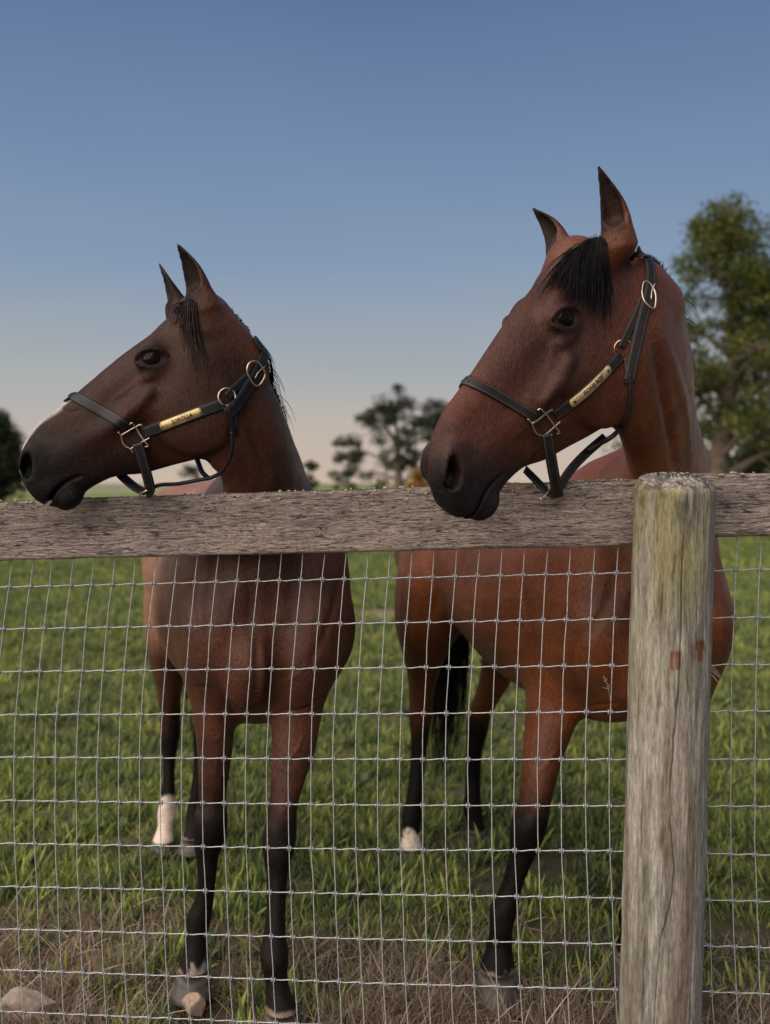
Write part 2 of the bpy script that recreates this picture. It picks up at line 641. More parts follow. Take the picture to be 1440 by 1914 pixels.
def leaves(centres, radii, n_each, size, r):
    """leaf-sized quads in clumps"""
    c = np.repeat(centres, n_each, 0); rad = np.repeat(radii, n_each)
    n = len(c)
    d = r.normal(0, 1, (n, 3)); d /= np.linalg.norm(d, axis=1, keepdims=True)
    p = c + d * (rad * r.random(n) ** .5)[:, None] * np.array([1.15, 1.15, .75])
    a = r.normal(0, 1, (n, 3)); a /= np.linalg.norm(a, axis=1, keepdims=True)
    b = np.cross(a, r.normal(0, 1, (n, 3))); b /= np.linalg.norm(b, axis=1, keepdims=True)
    s = size * r.uniform(.5, 1.3, n)[:, None]
    v = np.stack([p - a * s, p - b * s * .5, p + a * s, p + b * s * .5], 1).reshape(-1, 3)
    f = np.arange(4 * n).reshape(-1, 4)
    col = np.repeat(r.random(n), 4)[:, None] * np.ones((1, 3))
    return v, f, col


def make_tree(name, label, x, y, height, crown_r, seed, leaf, trunk_r, crown_base=.3, tips=60, n_each=120, clump=.5, size=.07, shape='round', group=None, lean=0.0, limbs=9):
    r = np.random.default_rng(seed)
    root = empty(name, (x, y, 0)); tag(root, label, 'tree' if 'tree' in name else 'bush', group)
    parts = []
    h = height
    tp = np.array([[0, 0, -.15], [.02 * h * r.normal(), .02 * h * r.normal(), h * .25], [lean * h * .5 + .03 * h * r.normal(), .02 * h * r.normal(), h * .55], [lean * h, 0, h * .92]])
    path = catmull(tp, 8) + np.array([x, y, 0])
    rr = trunk_r * np.interp(np.linspace(0, 1, len(path)), [0, .06, .3, .7, 1], [1.45, 1.05, .85, .45, .08])
    parts.append(tube(path, rr, 10))
    ends = []
    for i in range(limbs):
        t = crown_base + (1 - crown_base) * (i + r.random()) / limbs
        k = t * (len(path) - 1); j = min(int(k), len(path) - 2)
        b = path[j] * (1 - (k - j)) + path[j + 1] * (k - j)
        rel = (t - crown_base) / (1 - crown_base)
        w = {'round': math.sin(math.pi * min(.12 + rel * .85, 1)) ** .7, 'cone': 1.05 - rel * .85, 'wide': (1 - rel) ** .4 + .1}[shape]
        ang = i * 2.4 + r.uniform(-.5, .5)
        ln = crown_r * w * r.uniform(.75, 1.1)
        up = ln * r.uniform(.15, .6)
        e = b + np.array([math.cos(ang) * ln, math.sin(ang) * ln, up])
        mid = (b + e) / 2 + np.array([0, 0, ln * .12]) + r.normal(0, .05 * ln, 3)
        lp = catmull([b, mid, e], 5)
        parts.append(tube(lp, np.interp(np.linspace(0, 1, len(lp)), [0, 1], [trunk_r * (.42 - .25 * rel), trunk_r * .06]), 6))
        for q in range(max(1, tips // limbs)):
            s = r.uniform(.35, 1.0)
            kk = s * (len(lp) - 1); jj = min(int(kk), len(lp) - 2)
            bb = lp[jj] * (1 - (kk - jj)) + lp[jj + 1] * (kk - jj)
            dd = r.normal(0, 1, 3); dd[2] = dd[2] * .7 + .25; dd /= np.linalg.norm(dd)
            ee = bb + dd * crown_r * r.uniform(.18, .42)
            parts.append(tube(np.array([bb, (bb + ee) / 2 + r.normal(0, .03, 3) * crown_r * .3, ee]), [trunk_r * .10, trunk_r * .07, trunk_r * .03], 4))
            ends.append(ee)
    top = path[-1]
    for q in range(max(3, tips // 12)):
        ends.append(top + r.normal(0, 1, 3) * np.array([.2, .2, .15]) * crown_r - np.array([0, 0, .05 * h]))
    ends = np.array(ends)
    mesh_obj('trunk', *join(parts), M['bark'], root)
    v, f, c = leaves(ends, clump * r.uniform(.6, 1.3, len(ends)), n_each, size, r)
    mesh_obj('crown', v, f, M[leaf], root, smooth=False, colors=c)
    return root


def at_px(px, d):
    return (px - 720) * d / F


GT = 'trees beyond the pasture'
make_tree('tree', 'big olive green tree rising behind the neck of the red bay horse', at_px(1352, 24), 24, 8.1, 2.6, 31, 'leaf_olive', .28, .22, 230, 125, .42, .062, 'cone', GT, .012, 17)
make_tree('tree', 'open branched dark tree standing alone between the two horses', at_px(742, 62), 62, 6.7, 3.4, 32, 'leaf_dark', .34, .18, 84, 120, .50, .095, 'round', GT, .0, 11)
make_tree('tree', 'dark tree half hidden by the nose of the red bay horse', at_px(846, 66), 66, 6.8, 3.0, 33, 'leaf_dark', .34, .2, 84, 130, .60, .10, 'round', GT, .0, 10)
make_tree('tree', 'round dark evergreen at the left edge, past the muzzle of the dark horse', at_px(-22, 58), 58, 5.2, 2.0, 34, 'leaf_dark', .3, .12, 110, 150, .75, .14, 'round', GT, .0, 12)
make_tree('tree', 'small faint tree seen under the jaw of the dark horse', at_px(356, 95), 95, 3.0, 1.1, 35, 'leaf_grey', .12, .2, 26, 60, .35, .12, 'round', GT, .0, 7)
make_tree('tree', 'slim brown green tree just right of the neck of the dark horse', at_px(579, 72), 72, 3.0, 1.0, 36, 'leaf_grey', .12, .25, 26, 60, .3, .11, 'round', GT, .0, 7)
make_tree('tree', 'leaning bare limbed tree low to the left of the open branched tree', at_px(652, 66), 66, 4.1, 1.4, 37, 'leaf_dark', .14, .2, 36, 90, .34, .09, 'round', GT, .04, 7)
make_tree('tree', 'thin grey tree behind the trunk of the big olive tree', at_px(1310, 40), 40, 3.9, 1.3, 38, 'leaf_grey', .12, .15, 36, 70, .36, .10, 'round', GT, .0, 9)
make_tree('tree', 'second olive tree at the right edge, overlapping the big one', at_px(1500, 31), 31, 8.0, 2.6, 39, 'leaf_olive', .26, .2, 70, 110, .66, .10, 'round', GT, .0, 12)
GB = 'bushes at the field edge'
make_tree('bush', 'amber leaved bush beside the nose of the red bay horse', at_px(786, 58), 58, 2.05, .75, 41, 'leaf_amber', .08, .08, 40, 70, .3, .09, 'wide', GB, .0, 8)
make_tree('bush', 'dark green bush low at the right edge past the post', at_px(1424, 33), 33, 2.5, 1.1, 42, 'leaf_dark', .08, .05, 60, 100, .4, .09, 'wide', GB, .0, 9)
make_tree('bush', 'low brown green bush at the foot of the big olive tree', at_px(1318, 36), 36, 2.1, 1.0, 43, 'leaf_grey', .07, .05, 40, 80, .36, .09, 'wide', GB, .0, 8)


def far_fence():
    root = empty('rail_fence', (at_px(10, 110), 110, 0)); tag(root, 'distant pale rail fence at the left end of the field', 'fence')
    wood = simple_mat('grey_rail', (.30, .29, .27), .8, var=.2, nscale=3)
    xs = np.arange(-75, -22, 3.0)
    box = np.array([[x, y, z] for x in (-.5, .5) for y in (-.5, .5) for z in (0, 1.0)])
    fc = [(0, 1, 3, 2), (4, 6, 7, 5), (0, 4, 5, 1), (2, 3, 7, 6), (0, 2, 6, 4), (1, 5, 7, 3)]
    for k, x in enumerate(xs):
        mesh_obj('post', box * [.14, .14, 1.45] + [x, 110, -.02], fc, wood, root, smooth=False)
    for z in (.45, .85, 1.25):
        mesh_obj('rail', box * [xs[-1] - xs[0], .04, .16] + [(xs[0] + xs[-1]) / 2, 109.9, z - .08], fc, wood, root, smooth=False)


far_fence()


# ------------------------------------------------------------------ the fence at the front
def weathered_board_material():
    m = NT('weathered_board')
    v = m.coord('UV')
    def sc(x, y, loc=0.0):
        mp = m.n('ShaderNodeMapping'); mp.inputs['Scale'].default_value = (x, y, 1); mp.inputs['Location'].default_value = (loc, loc, loc)
        m.l(v, mp.inputs[0]); return mp.outputs[0]
    warp = m.noise(sc(5, 12), 1, 3)
    vm = m.n('ShaderNodeVectorMath', operation='ADD')
    comb = m.n('ShaderNodeCombineXYZ')
    m.l(m.math('MULTIPLY', m.math('SUBTRACT', warp, .5), .022), comb.inputs[1])
    m.l(v, vm.inputs[0]); m.l(comb.outputs[0], vm.inputs[1])
    def sw(x, y):
        mp = m.n('ShaderNodeMapping'); mp.inputs['Scale'].default_value = (x, y, 1)
        m.l(vm.outputs[0], mp.inputs[0]); return mp.outputs[0]
    g1 = m.noise(sw(9, 230), 1, 6, .65)
    g2 = m.noise(sw(45, 420), 1, 4, .7)
    g3 = m.noise(sw(26, 190), 1, 4, .6, 1.2)
    big = m.noise(sc(5, 9, 3.0), 1, 4)
    c = m.ramp(g1, [(.32, (.050, .042, .038)), (.42, (.20, .162, .142)), (.54, (.39, .325, .29)), (.74, (.58, .50, .455))])
    c = m.mix(.45, c, m.ramp(g2, [(.38, (.045, .039, .036)), (.49, (.30, .248, .22)), (.66, (.58, .50, .455))]))
    c = m.mix(m.ramp(g3, [(.36, (.9, .9, .9)), (.45, (0, 0, 0))]), c, (.035, .030, .028))
    c = m.mix(1.0, c, m.ramp(big, [(.3, (.62, .62, .64)), (.7, (1.28, 1.24, 1.2))]), 'MULTIPLY')
    sep = m.n('ShaderNodeSeparateXYZ'); m.l(v, sep.inputs[0])
    for kx, ky in ((-.24, .075), (-.07, .092), (.385, .05)):       # knots
        mp = m.n('ShaderNodeMapping'); mp.inputs['Location'].default_value = (-kx, -ky, 0)
        m.l(vm.outputs[0], mp.inputs[0])
        m2 = m.n('ShaderNodeMapping'); m2.inputs['Scale'].default_value = (1, 1.5, 1); m.l(mp.outputs[0], m2.inputs[0])
        ln = m.n('ShaderNodeVectorMath', operation='LENGTH'); m.l(m2.outputs[0], ln.inputs[0])
        c = m.mix(m.ramp(ln.outputs['Value'], [(.0, (.9,) * 3), (.006, (.7,) * 3), (.009, (.1,) * 3), (.014, (.5,) * 3), (.017, (0,) * 3)]), c, (.030, .024, .021))
    m.color(c)
    m.inp('Roughness', .9); m.inp('Specular IOR Level', .2)
    b = m.bump(g1, 1.0, .007)
    b = m.bump(g3, 1.0, .006, b)
    m.bump(g2, .8, .003, b)
    return m.mat


M['board'] = weathered_board_material()


def rail_board(parent, px0, px1, top, bot, a, thick, seed):
    """top and bottom given as photo lines (two points each); follows the fence line"""
    n = int(abs(px1 - px0) / 4)
    pxs = np.linspace(px0, px1, n)
    ty = np.interp(pxs, [top[0][0], top[1][0]], [top[0][1], top[1][1]]) + (pxs < top[0][0]) * (pxs - top[0][0]) * (top[1][1] - top[0][1]) / (top[1][0] - top[0][0])
    by = np.interp(pxs, [bot[0][0], bot[1][0]], [bot[0][1], bot[1][1]]) + (pxs < bot[0][0]) * (pxs - bot[0][0]) * (bot[1][1] - bot[0][1]) / (bot[1][0] - bot[0][0])
    T = np.array([FP(x, y, a) for x, y in zip(pxs, ty)])
    B = np.array([FP(x, y, a) for x, y in zip(pxs, by)])
    back = np.array([-FB, 1, 0.0]); back /= np.linalg.norm(back)
    e = .0035
    prof = []
    nf = 26
    for k in range(nf + 1): prof.append((k / nf, 0.0))                 # front, top to bottom
    for k in range(1, 4): prof.append((1.0, thick * k / 4))
    for k in range(0, 5): prof.append((1 - k / 4, thick))
    for k in range(1, 8): prof.append((0.0, thick * (1 - k / 8)))      # top face, back to front
    prof = np.array(prof)
    al = np.concatenate([[0], np.cumsum(np.linalg.norm(np.diff(T, axis=0), axis=1))])
    rings, uv = [], []
    hgt = np.linalg.norm(T[0] - B[0])
    ctr = np.array([.5, thick / 2])
    P0 = (T[:, None] * (1 - prof[None, :, 0, None]) + B[:, None] * prof[None, :, 0, None]) + back * prof[None, :, 1, None]
    U = (B - T); U /= np.linalg.norm(U, axis=1, keepdims=True)
    q = np.stack([np.repeat(al[:, None], len(prof), 1) + seed, np.repeat(prof[None, :, 0] * hgt, n, 0), np.repeat(prof[None, :, 1], n, 0)], -1)
    flat = q.reshape(-1, 3)
    gn = vnoise(flat * [3, 110, 110], 1, 41) * .7 + vnoise(flat * [6, 260, 260], 1, 42) * .3
    disp = ((gn - .5) * .0032).reshape(n, -1)
    edge = vnoise(flat * [30, 5, 5], 1, 43).reshape(n, -1)
    isf = (prof[:, 1] == 0)
    P0 -= back * (disp * isf[None])[..., None]
    istop = (prof[:, 0] == 0)
    isbot = (prof[:, 0] == 1)
    wav = (vnoise(flat * [7, 1, 60], 1, 44).reshape(n, -1) - .5) * .004 + (edge - .5) * .002
    P0 += U[:, None] * (wav * istop[None])[..., None]
    P0 += U[:, None] * ((wav - .001) * isbot[None])[..., None]
    # rounded arris at the front
    for k in (0, nf):
        P0[:, k] += back * (.004 + .004 * edge[:, k])[:, None]
    v, f = rings_mesh(P0)
    v[-2], v[-1] = P0[0].mean(0), P0[-1].mean(0)
    uvv = np.stack([np.repeat((al - al[-1] / 2 + seed * .0)[:, None], len(prof), 1), np.repeat(prof[None, :, 0] * hgt + prof[None, :, 1] * (prof[None, :, 0] < .5) * -1, n, 0)], -1).reshape(-1, 2)
    uvv = np.vstack([uvv, uvv[:2]])
    return mesh_obj('rail_board', v, f, M['board'], parent, uv=uvv), T, back


fence = empty('wire_mesh_fence', tuple(FP(720, 1975)))
tag(fence, 'pasture fence of welded wire mesh with a weathered top board and a round wooden post', 'fence')
board1, T1, BACK = rail_board(fence, -450, 1258, ((0, 937), (1180, 897)), ((0, 1049), (1175, 1021)), FA - .040, .034, 0)
board2, T2, _ = rail_board(fence, 1262, 1900, ((1335, 885), (1440, 884)), ((1335, 1005), (1440, 1002)), FA - .040, .034, 5)


def build_post():
    R0 = .0845
    dc = 2.13
    top, bot = P(1261, 897, dc), P(1228, 2150, dc)
    ax = bot - top
    nth, nz = 340, 300
    th = np.linspace(0, 2 * np.pi, nth, endpoint=False)
    zz = np.linspace(0, 1, nz)
    TH, ZZ = np.meshgrid(th, zz)
    ln = np.linalg.norm(ax)
    s = TH * R0
    q = np.stack([np.cos(TH) * R0, np.sin(TH) * R0, ZZ * ln], -1).reshape(-1, 3)
    grain = vnoise(q * [110, 110, 9], 1, 51) * .5 + vnoise(q * [230, 230, 28], 1, 52) * .4 + vnoise(q * [40, 40, 4], 1, 53) * .5
    grain = grain.reshape(TH.shape) / 1.4
    R = R0 * (1 + .035 * (vnoise(q * [9, 9, 1.3], 1, 54).reshape(TH.shape) - .5)) + (grain - .5) * .0050
    fine = vnoise(q * [420, 420, 30], 1, 55).reshape(TH.shape)
    R += (fine - .5) * .0012

    def ang(px, py):
        t = (py - 897) / (2150 - 897)
        c = 1261 + (1228 - 1261) * t
        x = np.clip((px - c) / 75.0, -.98, .98)
        return math.asin(x), t          # 0 faces the viewer, + to the right
    cracks = [([(1258, 984), (1254, 1045), (1252, 1150), (1248, 1270), (1237, 1380), (1231, 1475)], .0011, .007), ([(1231, 1490), (1240, 1600), (1232, 1660), (1215, 1725), (1203, 1880), (1200, 2000)], .0010, .006),
              ([(1286, 945), (1283, 1020)], .0011, .006), ([(1292, 1040), (1289, 1150)], .0013, .008), ([(1214, 963), (1211, 1030)], .0011, .006), ([(1222, 1070), (1216, 1160)], .0012, .007),
              ([(1281, 1560), (1277, 1710), (1270, 1900)], .0013, .008), ([(1190, 1400), (1184, 1600)], .0012, .006), ([(1300, 1420), (1296, 1560)], .0012, .006), ([(1243, 1020), (1236, 1090)], .001, .006), ([(1190, 1720), (1184, 1914)], .0012, .007)]
    # theta measured so that direction = right*sin + toward*cos
    TA = (TH + np.pi) % (2 * np.pi) - np.pi
    crack_m = np.zeros(TH.shape)
    for pts, w, dp in cracks:
        a = np.array([ang(*p) for p in pts])
        tz = a[:, 1]
        c = np.interp(zz, tz, a[:, 0])
        inside = (zz > tz[0]) & (zz < tz[-1])
        endf = np.clip(np.minimum(zz - tz[0], tz[-1] - zz) / .03, 0, 1)
        wob = (vnoise(np.stack([zz * 60, 0 * zz, 0 * zz], 1), 1, 57) - .5) * .03
        dd = np.abs(TA - (c + wob)[:, None]) * R0
        mk = np.exp(-(dd / w) ** 2) * (inside * endf)[:, None]
        R -= mk * dp
        crack_m = np.maximum(crack_m, mk)
    # worn rim at the top
    R -= .010 * np.exp(-((zz * ln) / .010) ** 2)[:, None] * (.5 + vnoise(q * [40, 40, 0], 1, 56).reshape(TH.shape))
    C = top[None] + ax[None] * zz[:, None]
    # sloping saw cut on top: front lower
    cut = -.018 * np.cos(TA) + .002 * np.sin(TA * 1.0)
    fall = np.exp(-zz * ln / .05)
    V = C[:, None] + np.stack([np.sin(TA) * R, -np.cos(TA) * R, 0 * R], -1)
    V[..., 2] += cut * fall[:, None]
    v, f = rings_mesh(V, False)
    # colour of the wood itself
    col = np.tile(np.array([.180, .168, .142]), (nz * nth, 1))
    g = grain.ravel()
    col *= (.60 + .85 * sstep(.28, .72, g))[:, None]
    st = vnoise(q * [26, 26, 1.6], 1, 61)
    col = blendc(col, sstep(.58, .75, st) * .3, (.20, .16, .125))
    dk = vnoise(q * [60, 60, 4], 1, 62)
    col = blendc(col, sstep(.66, .8, dk) * .7, (.13, .10, .075))
    zl = (ZZ * ln).ravel(); ta = TA.ravel()
    al = (1 - sstep(.05, .42, zl + (vnoise(q * [20, 20, 8], 1, 63) - .5) * .3)) * sstep(.35, .6, vnoise(q * [30, 30, 5], 1, 64) + .18) * (1 - sstep(.45, 1.0, ta))
    col = blendc(col, al * .55, (.20, .185, .065))
    gr = sstep(.35, .9, ta) * (ta < 2.2)
    col = blendc(col, gr * .5, (.185, .18, .168))
    moss = (1 - sstep(.0, .12, zl)) * sstep(.5, .7, vnoise(q * [70, 70, 40], 1, 65))
    col = blendc(col, moss * .7, (.055, .055, .030))
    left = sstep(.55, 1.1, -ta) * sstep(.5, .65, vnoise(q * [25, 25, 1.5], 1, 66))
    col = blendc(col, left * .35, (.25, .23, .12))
    pxx = 1261 + (1228 - 1261) * ZZ.ravel() + np.sin(ta) * 75; pyy = 897 + (2150 - 897) * ZZ.ravel()
    fr = np.abs(ta) < 1.5
    rn = vnoise(q * [190, 190, 25], 1, 67)
    for x0, x1, y0, y1, k in ((1232, 1252, 1205, 1237, .95), (1279, 1300, 1187, 1203, .85), (1283, 1297, 1203, 1226, .7), (1262, 1279, 1187, 1200, .25)):
        m = fr * sstep(x0 - 1, x0 + 1, pxx) * (1 - sstep(x1 - 1, x1 + 1, pxx)) * sstep(y0 - 2, y0 + 1, pyy) * (1 - sstep(y1 - 1, y1 + 3, pyy)) * min(1, k * 1.25) * (.6 + .4 * sstep(.3, .5, rn))
        col = blendc(col, m, (.115, .045, .020))
    m = fr * np.exp(-(((pxx - 1262) / 22) ** 2 + ((pyy - 1232) / 22) ** 2)) * .45
    col = blendc(col, m, (.17, .15, .12))
    col = blendc(col, crack_m.ravel() * .6, (.05, .04, .03))
    m = NT('post_wood')
    uvn = m.coord(scale=(380, 380, 48))
    n1 = m.noise(uvn, 1, 5, .65)
    n2 = m.noise(m.coord(scale=(100, 100, 15)), 1, 5, .6, .6)
    c = m.mix(1.0, m.attr('coat'), m.ramp(n1, [(.34, (.62, .60, .58)), (.48, (1.05, 1.05, 1.05)), (.66, (1.35, 1.35, 1.35))]), 'MULTIPLY')
    c = m.mix(1.0, c, m.ramp(n2, [(.34, (.70, .68, .65)), (.5, (1.05, 1.05, 1.05)), (.68, (1.2, 1.2, 1.2))]), 'MULTIPLY')
    m.color(c); m.inp('Roughness', .9); m.inp('Specular IOR Level', .2)
    b = m.bump(n1, .8, .0022); m.bump(n2, .5, .003, b)
    o = mesh_obj('post', v, f, m.mat, fence, colors=col)
    # end grain disc on top
    nr = 26
    rr = np.linspace(1, 0.02, nr)
    rim = V[0]
    cen = rim.mean(0)
    rings = []
    rq = np.random.default_rng(3)
    for k, x in enumerate(rr):
        ring = cen + (rim - cen) * x
        qq = (ring - cen)
        hz = (vnoise(qq * 45, 1, 71) - .5) * .005 + np.sin(np.linalg.norm(qq[:, :2], axis=1) * 520 + vnoise(qq * 30, 1, 73) * 5) * .0012 + (vnoise(qq * [300, 90, 0], 1, 72) - .5) * .0025
        ring = ring.copy(); ring[:, 2] += hz * min(1, k / 2)
        rings.append(ring)
    rings = np.array(rings)
    tv, tf = rings_mesh(rings, False)
    qq = tv - cen
    tc = np.tile(np.array([.17, .155, .135]), (len(tv), 1))
    tc = blendc(tc, sstep(.30, .52, vnoise(qq * [55, 24, 0], 1, 74)), (.060, .055, .048))
    tc = blendc(tc, sstep(.55, .7, vnoise(qq * [300, 110, 0], 1, 75)) * .7, (.42, .39, .34))
    mesh_obj('end_grain', tv, tf[:, ::-1], m.mat, o, colors=tc)
    # frayed splinters on the right flank
    sp = []
    for k in range(4):
        b = P(1326 + rq.uniform(-3, 3), 1248 + rq.uniform(-8, 22), 2.12)
        d = np.array([.02 + rq.uniform(0, .018), -.004, -.03 * rq.uniform(.3, 1.2)])
        sp.append(tube(np.array([b - [.006, 0, -.01], b + d * .5, b + d + [0, 0, -.006]]), [.0014, .001, .0003], 5))
    mesh_obj('splinter', *join(sp), simple_mat('pale_splinter', (.26, .23, .18), .8), o)


build_post()

# wire mesh: node positions measured on the real fence, set back on its plane
ROW_X = [222, 716, 1145, 1368]
ROWS = [(1012, 1001, 990, 984), (1092, 1080.5, 1071, 1065), (1172, 1164, 1157, 1154), (1253, 1248, 1244, 1242), (1335, 1334, 1330, 1329), (1416, 1419, 1419, 1419),
        (1498.6, 1504.7, 1506, 1506.5), (1579.5, 1588, 1590, 1596), (1661, 1671.6, 1678, 1683), (1742, 1755.7, 1764, 1769), (1820, 1838, 1849, 1855), (1899, 1920, 1935, 1942)]
SHIFT = [36, 26.7, 17, 9.8, 3, 0, 0, 1, 5, 8, 11.6, 16.6]
COLS = [-356, -318, -280, -242, -204, -166, -128, -89, -50.5, -12, 27.7, 64.7, 104, 143.5, 183, 222.5, 262, 301, 340, 379.5, 419.6, 459.3, 499.7, 540, 581.3, 623, 664.8, 706.3, 747.5, 790, 832.5, 875, 918.5, 961.5, 1005, 1049,
        1094.5, 1139, 1184, 1229, 1274, 1320, 1365, 1410, 1456, 1502, 1548, 1595, 1642, 1690, 1738, 1786, 1835]


def node(r, x):
    f = 1 - (.5 if r < 5 else .05) * (x - 222) / 917
    px = x + SHIFT[r] * f
    ry = ROWS[r]
    y = np.interp(px, ROW_X, ry)
    if px < 222: y = ry[0] + (px - 222) * (ry[1] - ry[0]) / 494
    if px > 1368: y = ry[3] + (px - 1368) * (ry[3] - ry[2]) / 223
    return np.array([px, y])


M['wire'] = simple_mat('galvanised_wire', (.42, .43, .43), .55, .35, var=.3, nscale=150)
M['wire_knot'] = simple_mat('wire_knot', (.30, .32, .35), .5, .6, var=.35, nscale=200)
NODES = np.array([[FP(*node(r, c)) for c in COLS] for r in range(len(ROWS))])
wr = np.random.default_rng(17)
knots = []
for r in range(len(ROWS)):
    pts = []
    for c in range(len(COLS) - 1):
        a, b = NODES[r, c], NODES[r, c + 1]
        w = wr.uniform(.0003, .0014)
        for t in np.arange(6) / 6:
            p = a + (b - a) * t
            p = p + np.array([0, 0, -w * math.sin(t * math.pi * 2) - .0006 * math.sin(t * math.pi)])
            pts.append(p)
    pts.append(NODES[r, -1])
    mesh_obj('horizontal_wire', *tube(np.array(pts), .00135, 7), M['wire'], fence)
for c in range(len(COLS)):
    col = NODES[:, c] + np.array([0, -.0032, 0])
    low = col[-1] + (col[-1] - col[-2]) * .35
    path = catmull(np.vstack([col, low]), 6)
    path = path + np.stack([(vnoise(path * [0, 0, 14] + [c * 3.1, 0, 0], 1, 80) - .5) * .003, 0 * path[:, 0], 0 * path[:, 0]], 1)
    for r in range(len(ROWS)):
        path[r * 6] = col[r]
    mesh_obj('vertical_wire', *tube(path, .00115, 7), M['wire'], fence)
for r in range(len(ROWS)):
    for c in range(len(COLS)):
        p = NODES[r, c] + np.array([0, -.0018, 0])
        dx = np.array([1, FB, 0.0])
        for o in (-.0038, .0038):
            q = p + dx * o
            ang = np.linspace(0, 2 * np.pi, 8)[:-1]
            rg = np.stack([0 * ang, np.cos(ang) * .0042, np.sin(ang) * .0052], 1)
            knots.append(tube(q + rg, .0015, 5, True))
        knots.append(tube(np.array([p + dx * -.0045 + [0, -.002, .0035], p + [0, -.0035, .0], p + dx * .0045 + [0, -.002, -.0035]]), .0013, 5))
tag(mesh_obj('wire_knot', *join(knots), M['wire_knot'], fence), kind='stuff')


def lichen():
    """grey green crusts along the top edge of the boards"""
    r = np.random.default_rng(29)
    vs, fs, o = [], [], 0
    for T, n in ((T1, 190), (T2, 30)):
        for _ in range(n):
            x = r.uniform(0, 1) ** 1.15 if T is T1 else r.random()
            k = x * (len(T) - 1); i = min(int(k), len(T) - 2)
            p = T[i] * (1 - k + i) + T[i + 1] * (k - i)
            if r.random() < .55: p = p + BACK * r.uniform(.002, .03) + [0, 0, .002]
            else: p = p + np.array([0, 0, -abs(r.normal(0, .009))]) - BACK * .001
            s = r.uniform(.0012, .0045) * (1.5 if x < .25 else 1)
            m = r.integers(5, 8)
            a = np.linspace(0, 2 * np.pi, m, endpoint=False)
            ring = np.stack([np.cos(a) * s * r.uniform(.6, 1.6, m), np.sin(a) * s * .8 * r.uniform(.5, 1.2, m), r.uniform(-.0003, .0022, m)], 1)
            low = ring * [1.1, 1.1, 0] - [0, 0, .002]
            vs += list(p + low) + list(p + ring) + [p + [0, 0, r.uniform(.001, .003)]]
            for j in range(m):
                fs.append((o + j, o + (j + 1) % m, o + m + (j + 1) % m)); fs.append((o + j, o + m + (j + 1) % m, o + m + j)); fs.append((o + m + j, o + m + (j + 1) % m, o + 2 * m))
            o += 2 * m + 1
    tag(mesh_obj('lichen', np.array(vs), np.array(fs), simple_mat('lichen', (.22, .23, .185), .95, var=.45, nscale=120), board1, smooth=False), kind='stuff')


lichen()


def stalk():
    """a dead grass head blown into the mesh"""
    p = catmull([FP(1128, 1262, FA - .012), FP(1134, 1278, FA - .010), FP(1139, 1296, FA - .006), FP(1143, 1318, FA - .008)], 5)
    parts = [tube(p, .0006, 5)]
    r = np.random.default_rng(4)
    for k in range(14):
        q = p[4 + k % 6] + r.normal(0, .001, 3)
        parts.append(tube(np.array([q, q + [.003 * r.normal(), -.001, .006], q + [.006 * r.normal(), -.001, .010]]), [.0005, .0010, .0002], 5))
    o = mesh_obj('dry_stalk', *join(parts), simple_mat('dead_stalk', (.22, .17, .12), .8))
    tag(o, 'thin dry grass stalk caught in the wire mesh left of the post', 'stalk')


stalk()


def rock(name, label, px, py, d, size, seed, mat, group='stones at the fence foot'):
    r = np.random.default_rng(seed)
    c = P(px, py, d)
    n = 3500
    import bmesh
    bm = bmesh.new()
    bmesh.ops.create_icosphere(bm, subdivisions=5, radius=1.0)
    v = np.array([x.co[:] for x in bm.verts]); f = np.array([[y.index for y in x.verts] for x in bm.faces])
    bm.free()
    for _ in range(16):                                     # broken faces
        nn = r.normal(0, 1, 3); nn /= np.linalg.norm(nn)
        h = r.uniform(.50, .90)
        d_ = v @ nn
        v = v - np.maximum(d_ - h, 0)[:, None] * nn * .92
    v = v * (1 + (vnoise(v, 2.5, seed) - .5) * .16 + (vnoise(v, 9, seed + 1) - .5) * .05 + (vnoise(v, 30, seed + 2) - .5) * .015)[:, None]
    v = v * size + c
    o = mesh_obj(name, v - c, f, mat)
    o.location = c
    tag(o, label, 'stone', group)


def stone_mat(name, a, b, c):
    m = NT(name)
    v = m.coord()
    n = m.noise(v, 22, 6, .65)
    c_ = m.ramp(n, [(.3, a), (.52, b), (.75, c)])
    n2 = m.noise(v, 160, 5, .7)
    m.color(m.mix(.35, c_, m.ramp(n2, [(.3, a), (.7, c)])))
    m.inp('Roughness', .92); m.inp('Specular IOR Level', .2)
    b_ = m.bump(n, .5, .006); m.bump(n2, .6, .002, b_)
    return m.mat


rock('stone', 'large grey tan stone half sunk in the soil at the left end of the fence', 60, 1882, 2.60, (.086, .05, .056), 12, stone_mat('grey_stone', (.16, .125, .10), (.27, .22, .18), (.36, .31, .26)))
rock('stone', 'small pinkish stone by the front hoof of the dark horse', 361, 1882, 2.575, (.032, .032, .034), 9, stone_mat('pink_stone', (.24, .155, .11), (.38, .255, .19), (.46, .34, .27)))


# ------------------------------------------------------------------ horses: implicit body, one continuous mesh each
H = 0.004             # voxel size
BAND = 16             # narrow band in voxels


